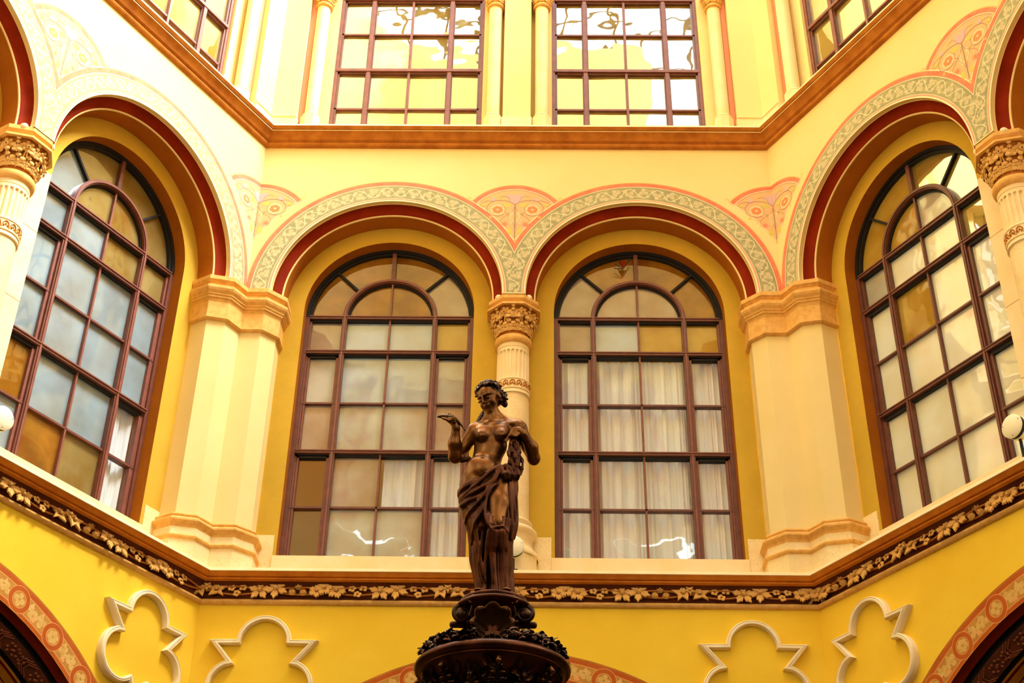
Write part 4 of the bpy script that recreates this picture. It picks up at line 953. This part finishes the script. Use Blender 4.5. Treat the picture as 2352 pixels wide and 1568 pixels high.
# ------------------------------------------------------------------ statue: soft solids blended into one skin
import numpy as np
class Field:
    """a distance field in which soft solids are blended, then skinned"""
    def __init__(s, lo, hi, h):
        s.lo = np.array(lo, float); s.h = h; s.n = np.ceil((np.array(hi) - s.lo) / h).astype(int) + 1
        s.D = np.full(tuple(s.n), .05, np.float32)
    def box(s, lo, hi, pad):
        a = np.maximum(0, np.floor((np.array(lo) - pad - s.lo) / s.h).astype(int)); b = np.minimum(s.n, np.ceil((np.array(hi) + pad - s.lo) / s.h).astype(int) + 1)
        sl = tuple(slice(i, max(i, j)) for i, j in zip(a, b))
        g = np.meshgrid(*[s.lo[i] + s.h * np.arange(sl[i].start, sl[i].stop) for i in range(3)], indexing='ij', sparse=True)
        return sl, g
    def put(s, sl, d, k, cut=False):
        D = s.D[sl]
        if cut: d = -d; h = np.clip(.5 - .5 * (D - d) / k, 0, 1); s.D[sl] = D + (d - D) * h + k * h * (1 - h); 
        else: h = np.clip(.5 + .5 * (D - d) / k, 0, 1); s.D[sl] = D + (d - D) * h - k * h * (1 - h)
    def ell(s, c, r, M=None, k=.02, cut=False):
        c = np.array(c); R = max(r); sl, (X, Y_, Z) = s.box(c - R, c + R, .02 + k); X = X - c[0]; Y_ = Y_ - c[1]; Z = Z - c[2]
        if M is not None:
            m_ = np.array(M.transposed()); X, Y_, Z = [m_[i][0] * X + m_[i][1] * Y_ + m_[i][2] * Z for i in range(3)]
        k0 = np.sqrt((X / r[0]) ** 2 + (Y_ / r[1]) ** 2 + (Z / r[2]) ** 2); k1 = np.sqrt((X / r[0] ** 2) ** 2 + (Y_ / r[1] ** 2) ** 2 + (Z / r[2] ** 2) ** 2) + 1e-6
        s.put(sl, k0 * (k0 - 1) / k1, k, cut)
    def cap(s, p, q, r1, r2, k=.02, cut=False):
        p = np.array(p, float); q = np.array(q, float); R = max(r1, r2); sl, (X, Y_, Z) = s.box(np.minimum(p, q) - R, np.maximum(p, q) + R, .02 + k)
        d = q - p; L = d @ d + 1e-12; t = np.clip(((X - p[0]) * d[0] + (Y_ - p[1]) * d[1] + (Z - p[2]) * d[2]) / L, 0, 1)
        s.put(sl, np.sqrt((X - p[0] - t * d[0]) ** 2 + (Y_ - p[1] - t * d[1]) ** 2 + (Z - p[2] - t * d[2]) ** 2) - (r1 + (r2 - r1) * t), k, cut)
    def chain(s, pts, rs, k=.008, cut=False):
        P_ = np.array([list(p) for p in pts], float); R = max(rs); sl, (X, Y_, Z) = s.box(P_.min(0) - R, P_.max(0) + R, .02 + k); best = None
        for i in range(len(P_) - 1):
            p, q = P_[i], P_[i + 1]; d = q - p; L = d @ d + 1e-12; t = np.clip(((X - p[0]) * d[0] + (Y_ - p[1]) * d[1] + (Z - p[2]) * d[2]) / L, 0, 1)
            e = np.sqrt((X - p[0] - t * d[0]) ** 2 + (Y_ - p[1] - t * d[1]) ** 2 + (Z - p[2] - t * d[2]) ** 2) - (rs[i] + (rs[i + 1] - rs[i]) * t); best = e if best is None else np.minimum(best, e)
        s.put(sl, best, k, cut)
    def floor(s, z):
        Z = s.lo[2] + s.h * np.arange(s.n[2]); s.D = np.maximum(s.D, (z - Z)[None, None, :].astype(np.float32))
    def skin(s, name, parent, m_, zoff=5.216, sm=1):
        D = s.D; S0 = D < 0; n = s.n - 1
        sub = lambda A_, a, b, c: A_[a:a + n[0], b:b + n[1], c:c + n[2]]
        C = [(a, b, c) for a in (0, 1) for b in (0, 1) for c in (0, 1)]
        cnt = sum(sub(S0, *c).astype(np.int8) for c in C); act = (cnt > 0) & (cnt < 8); idx = np.argwhere(act)
        acc = np.zeros((len(idx), 3)); num = np.zeros(len(idx)); val = {c: D[idx[:, 0] + c[0], idx[:, 1] + c[1], idx[:, 2] + c[2]] for c in C}
        for c in C:
            for ax in range(3):
                if c[ax]: continue
                e = list(c); e[ax] = 1; e = tuple(e); a, b = val[c], val[e]; w = (a < 0) != (b < 0); t = np.where(w, a / np.where(w, a - b, 1), 0)
                p = np.array(c, float)[None] + np.zeros((len(idx), 3)); p[:, ax] += t; acc += p * w[:, None]; num += w
        V = (idx + acc / num[:, None]) * s.h + s.lo; V[:, 2] -= zoff
        lab = -np.ones(tuple(n), int); lab[act] = np.arange(len(idx)); faces = []
        for ax in range(3):
            o1, o2 = [(1, 2), (2, 0), (0, 1)][ax]; q = [slice(1, n[i]) for i in range(3)]; q[ax] = slice(0, n[ax]); e = list(q); e[ax] = slice(1, n[ax] + 1)
            A_ = S0[tuple(q)]; B_ = S0[tuple(e)]; w = np.argwhere(A_ != B_); fl = A_[tuple(w.T)]; off = np.array([q[i].start for i in range(3)]); w = w + off
            u1 = np.zeros(3, int); u1[o1] = 1; u2 = np.zeros(3, int); u2[o2] = 1
            f4 = np.stack([lab[tuple((w - a).T)] for a in (0 * u1, u1, u1 + u2, u2)], 1); f4[~fl] = f4[~fl][:, ::-1]; faces.append(f4[:, ::-1])
        F_ = np.concatenate(faces); F_ = F_[(F_ >= 0).all(1)]
        me = bpy.data.meshes.new(name); me.from_pydata(V.tolist(), [], F_.tolist()); me.materials.append(MATS[m_])
        me.polygons.foreach_set('use_smooth', [True] * len(me.polygons)); me.update()
        o = bpy.data.objects.new(name, me); COL.objects.link(o); o.parent = parent
        if sm: k = o.modifiers.new('soft', 'SMOOTH'); k.factor = .5; k.iterations = sm
        return o

st = empty('statue', (0, 0, 5.216)); tag(st, 'bronze statue of a half draped woman raising a small fish, on top of the fountain', 'statue')
def T(x0, z0, y=0.0):
    k = (8.628 + y) / 8.628; return Vector((.2394 + (x0 - .2394) * k, y, 1.6 + (z0 - 1.6) * k))
Rt = lambda a: Matrix.Rotation(rad(a), 3, 'Y')
F = lambda *p: [T(*q) for q in p]
b = Field((-.50, -.30, 5.206), (.36, .22, 6.98), .0052)
# trunk
b.ell(T(-.080, 6.08, .01), (.160, .120, .13)); b.ell(T(-.170, 6.07, .005), (.088, .105, .13), k=.04); b.ell(T(.040, 6.075, .0), (.090, .105, .12), k=.04)
b.ell(T(-.13, 6.05, .07), (.085, .08, .09), k=.03); b.ell(T(.01, 6.06, .07), (.085, .08, .09), k=.03)
b.ell(T(-.100, 6.210, -.034), (.122, .096, .092), Rt(8), k=.03); b.ell(T(-.100, 6.185, -.062), (.088, .074, .070), k=.025); b.ell(T(-.072, 6.29, .0), (.104, .082, .11), Rt(8), k=.04)
b.ell(T(-.048, 6.40, .0), (.118, .088, .12), Rt(8), k=.035); b.ell(T(-.030, 6.50, .005), (.142, .080, .085), Rt(-4), k=.03)
b.cap(T(-.155, 6.530, .01), T(.130, 6.560, .01), .044, .046, k=.03); b.cap(T(-.13, 6.560, -.035), T(-.045, 6.572, -.045), .012, .012, k=.02); b.cap(T(.11, 6.585, -.035), T(-.02, 6.576, -.045), .012, .012, k=.02)
b.ell(T(-.104, 6.505, -.055), (.056, .045, .060), k=.035); b.ell(T(-.110, 6.480, -.086), (.040, .036, .038), k=.030); b.ell(T(.020, 6.512, -.056), (.058, .045, .060), k=.035); b.ell(T(.026, 6.487, -.088), (.041, .036, .039), k=.030)
b.ell(T(-.116, 6.482, -.121), (.006, .006, .006), k=.008); b.ell(T(.032, 6.488, -.123), (.006, .006, .006), k=.008)
b.cap(T(-.032, 6.565, .015), T(-.055, 6.71, .0), .055, .050, k=.03); b.cap(T(-.05, 6.655, .02), T(-.140, 6.555, .02), .024, .028, k=.04); b.cap(T(-.03, 6.66, .02), T(.120, 6.580, .02), .026, .030, k=.04)
b.ell(T(-.103, 6.302, -.118), (.010, .014, .006), k=.010, cut=True)
b.cap(T(-.205, 6.075, -.11), T(-.145, 6.03, -.13), .008, .006, k=.02, cut=True)
# raised right arm
b.ell(T(-.165, 6.515, .005), (.055, .052, .058), k=.03); b.cap(T(-.172, 6.50, .01), T(-.240, 6.39, .03), .054, .048); b.cap(T(-.240, 6.39, .03), T(-.295, 6.312, .01), .048, .044); b.ell(T(-.298, 6.305, .01), (.043, .044, .042))
b.cap(T(-.300, 6.31, .0), T(-.306, 6.41, -.04), .044, .046); b.cap(T(-.306, 6.41, -.04), T(-.300, 6.548, -.09), .044, .027); b.cap(T(-.300, 6.54, -.09), T(-.315, 6.578, -.10), .027, .026, k=.012)
b.ell(T(-.330, 6.596, -.105), (.037, .032, .021), Rt(38), k=.012); b.ell(T(-.350, 6.604, -.110), (.026, .033, .016), Rt(25), k=.01)
b.chain(F((-.350, 6.600, -.138), (-.378, 6.612, -.150), (-.402, 6.622, -.152)), [.011, .0095, .008], .004)
b.chain(F((-.356, 6.606, -.121), (-.384, 6.626, -.130), (-.398, 6.648, -.126)), [.011, .0095, .008], .004)
b.chain(F((-.350, 6.608, -.104), (-.368, 6.642, -.108), (-.360, 6.662, -.102)), [.011, .0095, .008], .004)
b.chain(F((-.343, 6.606, -.087), (-.352, 6.642, -.084), (-.342, 6.658, -.082)), [.010, .009, .0075], .004)
b.chain(F((-.316, 6.590, -.132), (-.318, 6.622, -.146), (-.330, 6.646, -.146)), [.012, .011, .009], .005)
# left arm folded up to the shoulder
b.ell(T(.152, 6.545, .01), (.056, .052, .055), k=.03); b.cap(T(.158, 6.53, .015), T(.215, 6.40, .05), .052, .048); b.cap(T(.215, 6.40, .05), T(.256, 6.305, .04), .048, .044); b.ell(T(.262, 6.292, .03), (.042, .042, .044))
b.cap(T(.256, 6.305, .01), T(.243, 6.385, -.04), .045, .047); b.cap(T(.243, 6.385, -.04), T(.182, 6.492, -.10), .045, .030); b.cap(T(.182, 6.49, -.10), T(.160, 6.514, -.11), .030, .028)
b.ell(T(.145, 6.522, -.115), (.033, .028, .030), Rt(-30), k=.012)
for i, (dx, dz) in enumerate(((0, 0), (-.006, -.018), (-.014, -.036), (-.018, -.052))):
    b.chain(F((.140 + dx * .4, 6.540 + dz, -.130), (.116 + dx, 6.541 + dz, -.145), (.098 + dx, 6.526 + dz, -.138), (.110 + dx, 6.512 + dz, -.122)), [.0115, .011, .0095, .008], .003)
b.chain(F((.150, 6.498, -.125), (.130, 6.476, -.140), (.106, 6.478, -.142)), [.012, .011, .009], .005)
# legs
b.cap(T(-.14, 6.06, 0), T(-.112, 5.72, .0), .090, .046, k=.03); b.cap(T(-.112, 5.72, .0), (-.085, .02, 5.32), .042, .032); b.chain([(-.085, .02, 5.275), (-.088, -.06, 5.255), (-.092, -.155, 5.233)], [.034, .028, .017], .02)
b.cap(T(.022, 6.07, -.02), T(.008, 5.93, -.070), .095, .093, k=.04); b.cap(T(.008, 5.93, -.070), T(.002, 5.79, -.110), .091, .070); b.ell(T(.002, 5.775, -.120), (.060, .052, .062)); b.cap(T(.006, 5.76, -.10), T(.02, 5.60, -.05), .060, .055)
b.cap(T(.02, 5.60, -.05), (.045, .0, 5.32), .054, .036); b.chain([(.045, .0, 5.275), (.06, -.08, 5.258), (.080, -.165, 5.233)], [.034, .029, .018], .02)
for fx, fy, dx in ((-.092, -.155, -.003), (.080, -.165, .006)):
    for k in range(5): b.chain([(fx + (k - 2) * .010, fy + .01, 5.232), (fx + (k - 2) * .012 + dx, fy - .036 + abs(k - 1.5) * .007, 5.225)], [.010, .0085], .004)
# head
HC = T(-.066, 6.792, -.015); HM = Matrix.Rotation(rad(-10), 3, 'Y') @ Matrix.Rotation(rad(-36), 3, 'Z') @ Matrix.Rotation(rad(25), 3, 'X')
h = lambda x, y, z: HC + HM @ Vector((x, y, z)) * 1.04
he = lambda c, r, k=.02, cut=False: b.ell(h(*c), tuple(q * 1.04 for q in r), HM, k, cut)
he((0, .012, .018), (.073, .088, .080)); he((0, -.030, .035), (.060, .055, .050)); he((0, -.028, -.040), (.054, .056, .052)); he((0, -.042, -.070), (.038, .044, .036)); he((0, -.070, -.097), (.019, .017, .017), .018)
for s in (-1, 1):
    he((s * .036, -.048, -.034), (.024, .026, .030)); he((s * .031, -.094, .001), (.019, .014, .011), .012, True); b.cap(h(s * .050, -.070, .021), h(s * .013, -.088, .023), .006, .007, .008); he((s * .030, -.074, -.001), (.013, .011, .009), .004); he((s * .075, .008, -.012), (.010, .020, .028), .006)
    he((s * .011, -.098, -.031), (.0085, .010, .0065), .005)
b.cap(h(0, -.086, .020), h(0, -.110, -.027), .0075, .0100, .007); b.cap(h(-.018, -.084, -.052), h(.018, -.084, -.052), .0070, .0070, .006); b.ell(h(0, -.091, -.0495), (.015, .008, .0055), HM, .003); b.ell(h(0, -.090, -.062), (.013, .008, .0065), HM, .003)
b.floor(5.2165); b.skin('body', st, 'bronze')
# fish in the raised hand
m = Field((-.46, -.16, 6.45), (-.20, -.07, 6.70), .004); m.chain([T(-.432, 6.634, -.13), T(-.405, 6.636, -.13), T(-.36, 6.632, -.12), T(-.315, 6.618, -.115), T(-.285, 6.590, -.11), T(-.258, 6.557, -.105), T(-.246, 6.538, -.10)], [.008, .014, .016, .017, .012, .0065, .0045], .01)
m.ell(T(-.240, 6.528, -.10), (.005, .012, .014), Rt(-35), .004); m.skin('held_fish', st, 'bronze_dark')
# hair
hr = Field((-.24, -.16, 6.50), (.10, .15, 6.96), .0042); hq = lambda c, r: hr.ell(h(*c), r, HM, .012)
hq((0, .030, .035), (.080, .086, .076)); hq((0, .06, -.005), (.074, .07, .07))
rh = random.Random(4)
for k in range(120):
    a = rh.uniform(-PI, PI); e = rh.uniform(-.55, 1.45); d = Vector((cos(e) * sin(a), cos(e) * cos(a), sin(e)))
    if d.y < -.45 and d.z < .62: continue
    if d.y < -.05 and d.z < .1: continue
    p = Vector((d.x * .083, .022 + d.y * .088, .032 + d.z * .082)); s_ = rh.uniform(.010, .018)
    ax = d.cross(Vector((rh.uniform(-1, 1), rh.uniform(-1, 1), rh.uniform(-1, 1)))).normalized(); bx = d.cross(ax)
    pts = [h(*(p + (ax * cos(t) + bx * sin(t)) * s_ * (1 - .06 * t) + d * .0035 * t)) for t in [q * .7 for q in range(8)]]
    hr.chain(pts, [.007] * 7 + [.0045], .004)
for k in range(22):   # gathered curls low at the nape
    p = T(.024 + rh.uniform(-.026, .030), 6.785 + rh.uniform(-.050, .045), .045 + rh.uniform(-.04, .03)); s_ = rh.uniform(.010, .015)
    hr.chain([p + Vector((s_ * cos(t + k), s_ * sin(t * 1.3), s_ * sin(t + k))) for t in [q * .8 for q in range(7)]], [.008] * 7, .005)
for (x, z) in ((-.160, 6.83), (-.166, 6.805), (-.152, 6.855)): hr.chain([T(x, z, -.05), T(x + .016, z + .012, -.05), T(x + .02, z - .006, -.055)], [.008, .009, .006], .005)
for j in range(3):
    hr.chain([T(-.100 - .062 * t + .011 * sin(t * 12 + j * 2), 6.675 - .115 * t, .035 - .05 * t + .009 * cos(t * 12 + j * 2)) for t in [i / 12 for i in range(13)]], [.013 - .007 * i / 12 for i in range(13)], .004)
hr.chain([T(.012 + .028 * t, 6.665 - .05 * t, .03) for t in [i / 5 for i in range(6)]], [.008, .008, .007, .006, .005, .004], .004)
hr.skin('hair', st, 'bronze_dark', sm=0)
# drapery
#        z     left   right  front  back
TAB = np.array([(6.26, -.225, .125, -.115, .120), (6.14, -.262, .135, -.125, .145), (6.05, -.273, .137, -.132, .158), (5.96, -.256, .133, -.138, .155), (5.87, -.226, .128, -.148, .14), (5.78, -.196, .122, -.170, .125), (5.70, -.170, .112, -.175, .115), (5.62, -.152, .104, -.150, .11),
       (5.50, -.145, .100, -.125, .10), (5.38, -.120, .095, -.112, .10), (5.28, -.102, .100, -.110, .105), (5.205, -.110, .115, -.11, .115)])[::-1]
def tab(z): return [np.interp(z, TAB[:, 0], TAB[:, i]) for i in (1, 2, 3, 4)]
dr = Field((-.33, -.24, 5.206), (.24, .20, 6.58), .0052)
sl, (X, Y_, Z) = dr.box((-.33, -.24, 5.206), (.24, .20, 6.30), 0)
l, r, yf, yb = tab(Z); cx, hw = (l + r) / 2, (r - l) / 2; q = (X - cx) / hw; yr = np.where(Y_ < 0, -yf, yb); w_ = Y_ / yr; ph = np.arctan2(w_, q); rho = np.sqrt(q * q + w_ * w_)
low = np.clip((5.86 - Z) / .22, 0, 1); fold = (1 - low) * .006 * np.sin(6 * ph + 24 * Z) + low * (.011 * np.sin(9 * ph + 4 * Z) + .006 * np.sin(19 * ph - 3 * Z))
g = np.exp(-((ph + rad(62)) / rad(36)) ** 2) * np.clip((Z - 5.765) / .07, 0, 1) * np.clip((6.15 - Z) / .05, 0, 1); fold = fold - .075 * g
fold = fold - .045 * low * np.exp(-((ph + rad(112)) / rad(12)) ** 2) * np.clip((Z - 5.2) / .15, 0, 1)
fold = fold + .014 - .020 * np.exp(-np.clip((6.115 + .085 * np.cos(ph) - Z) / .022, 0, 9)); avg = np.sqrt((hw * np.cos(ph)) ** 2 + (yr * np.sin(ph)) ** 2); d = (rho - 1) * avg - fold
d = np.maximum(d * .85, Z - (6.115 + .085 * np.cos(ph))); d = np.maximum(d, 5.2165 - Z)
dr.D[sl] = np.minimum(dr.D[sl], d)
FV, CV = Fv, Vector((0.2394, -8.6278, 1.6))
def ray_at(px_, py_, yy):
    v = FV + R2 * (px_ - 1176) / 3178.9 - U2 * (py_ - 784) / 3178.9; return CV + v * ((yy - CV.y) / v.y)
def on_cloth(x, y, lift):
    p = (1030 + x / 7.127, 1030 + y / 7.127); yy = -.12
    for _ in range(5):
        c = ray_at(*p, yy); l_, r_, f_, k_ = tab(c.z); cx_, hw_ = (l_ + r_) / 2, (r_ - l_) / 2
        yy = -(abs(f_) + .012) * math.sqrt(max(.03, 1 - ((c.x - cx_) / (hw_ + .012)) ** 2)) - lift * .7
    return ray_at(*p, yy)
def ridge(pts, r0, r1, lift=.0, k=.020):
    P_ = [on_cloth(x, y, lift) for x, y in pts]; fine = []
    for i in range(len(P_) - 1):
        a = P_[max(0, i - 1)]; b_ = P_[i]; c = P_[i + 1]; e = P_[min(len(P_) - 1, i + 2)]
        for t in (0, .33, .66): fine.append(.5 * ((2 * b_) + (c - a) * t + (2 * a - 5 * b_ + 4 * c - e) * t * t + (3 * b_ - a - 3 * c + e) * t ** 3))
    fine.append(P_[-1]); N_ = len(fine); dr.chain(fine, [max(.004, (r0 + (r1 - r0) * i / (N_ - 1)) * min(1, .45 + 3 * min(i, N_ - 1 - i) / N_)) for i in range(N_)], k)
ridge([(850, 265), (760, 320), (640, 410), (540, 510), (400, 635), (270, 750), (175, 880)], .017, .013, .010)
ridge([(870, 300), (800, 400), (730, 520), (600, 600), (470, 680), (330, 770), (200, 900)], .018, .013, .006)
ridge([(860, 330), (790, 460), (700, 590), (600, 730), (500, 860), (380, 1000), (300, 1120), (285, 1210)], .018, .013, .008)
ridge([(730, 325), (620, 370), (520, 420)], .008, .005, .004, .008)
ridge([(520, 505), (420, 530), (320, 560), (230, 620), (165, 690)], .013, .011, .005)
ridge([(450, 560), (330, 600), (220, 680), (165, 760)], .012, .010, .005)
ridge([(560, 760), (470, 800), (330, 860), (230, 930), (190, 960)], .015, .012, .004)
ridge([(610, 840), (560, 960), (500, 1100), (440, 1220), (400, 1400), (380, 1540)], .016, .012, .004)
ridge([(840, 545), (770, 590), (700, 655), (640, 760), (612, 880), (600, 1020), (612, 1150), (650, 1240), (700, 1310), (745, 1290)], .010, .010, .012, .008)
ridge([(745, 1290), (800, 1275), (885, 1268), (925, 1300), (955, 1350), (975, 1370), (985, 1250), (985, 1100), (975, 950)], .009, .009, .012, .008)
for xa in (690, 760, 850, 930): ridge([(xa, 1320), (xa - 10, 1480), (xa - 5, 1650)], .020, .014, -.002, .02)
for x0 in (1010, 1050, 1090): ridge([(x0 - 20, 520), (x0 + 5, 760), (x0 + 20, 1000), (x0 + 25, 1230), (min(1080, x0 + 5), 1480)], .017, .013, .006, .008)
for xa, xb in ((640, 600), (560, 500), (470, 560), (700, 720), (960, 950)): ridge([(xa, 1350), ((xa + xb) / 2, 1700), (xb, 1950), (xb + (10 if xa > 600 else 60), 2180)], .013, .011, .002, .010)
# knot on the hip and the end thrown over the arm
K = T
dr.chain([K(.030, 6.222, -.120), K(.065, 6.236, -.135), K(.092, 6.205, -.135), K(.102, 6.165, -.125), K(.085, 6.135, -.12)], [.014, .020, .022, .024, .018], .006)
dr.chain([K(.040, 6.215, -.135), K(.048, 6.17, -.145), K(.060, 6.135, -.140)], [.013, .020, .016], .006); dr.chain([K(.075, 6.22, -.14), K(.077, 6.175, -.150), K(.080, 6.14, -.145)], [.010, .018, .012], .006); dr.cap(K(.06, 6.145, -.11), K(.12, 6.15, -.07), .03, .03)
for j in range(9):
    f = j / 8; pts = []
    for i in range(16):
        t = i / 15; x = .112 + .014 * f + (.078 * f - .032) * min(1, .25 + t * 1.1) + .009 * sin(11 * t + 2.3 * j); pts.append(K(x, 6.505 - .335 * t, -.122 + .055 * f + .02 * t + .014 * sin(8 * t + 2.1 * j)))
    dr.chain(pts, [.011 + .004 * sin(1.9 * i + j) for i in range(16)], .004)
dr.ell(K(.122, 6.33, -.07), (.030, .035, .15), None, .008); dr.chain([K(.145, 6.20, -.09), K(.152, 6.165, -.09), K(.150, 6.130, -.08)], [.018, .016, .007], .005); dr.cap(K(.11, 6.17, -.07), K(.118, 6.08, -.05), .032, .026)
for j in range(4): dr.chain([K(.070 + .010 * j, 5.68, .04 + .02 * j), K(.078 + .011 * j, 5.50, .05 + .02 * j), (.080 + .014 * j, .05 + .02 * j, 5.23)], [.016, .016, .018], .006)
dr.cap(K(-.20, 6.29, .02), K(-.25, 6.275, .03), .014, .016); dr.cap(K(-.20, 6.29, .02), K(-.17, 6.22, .06), .014, .02)
dr.floor(5.2165); dr.skin('drapery', st, 'bronze_drape')
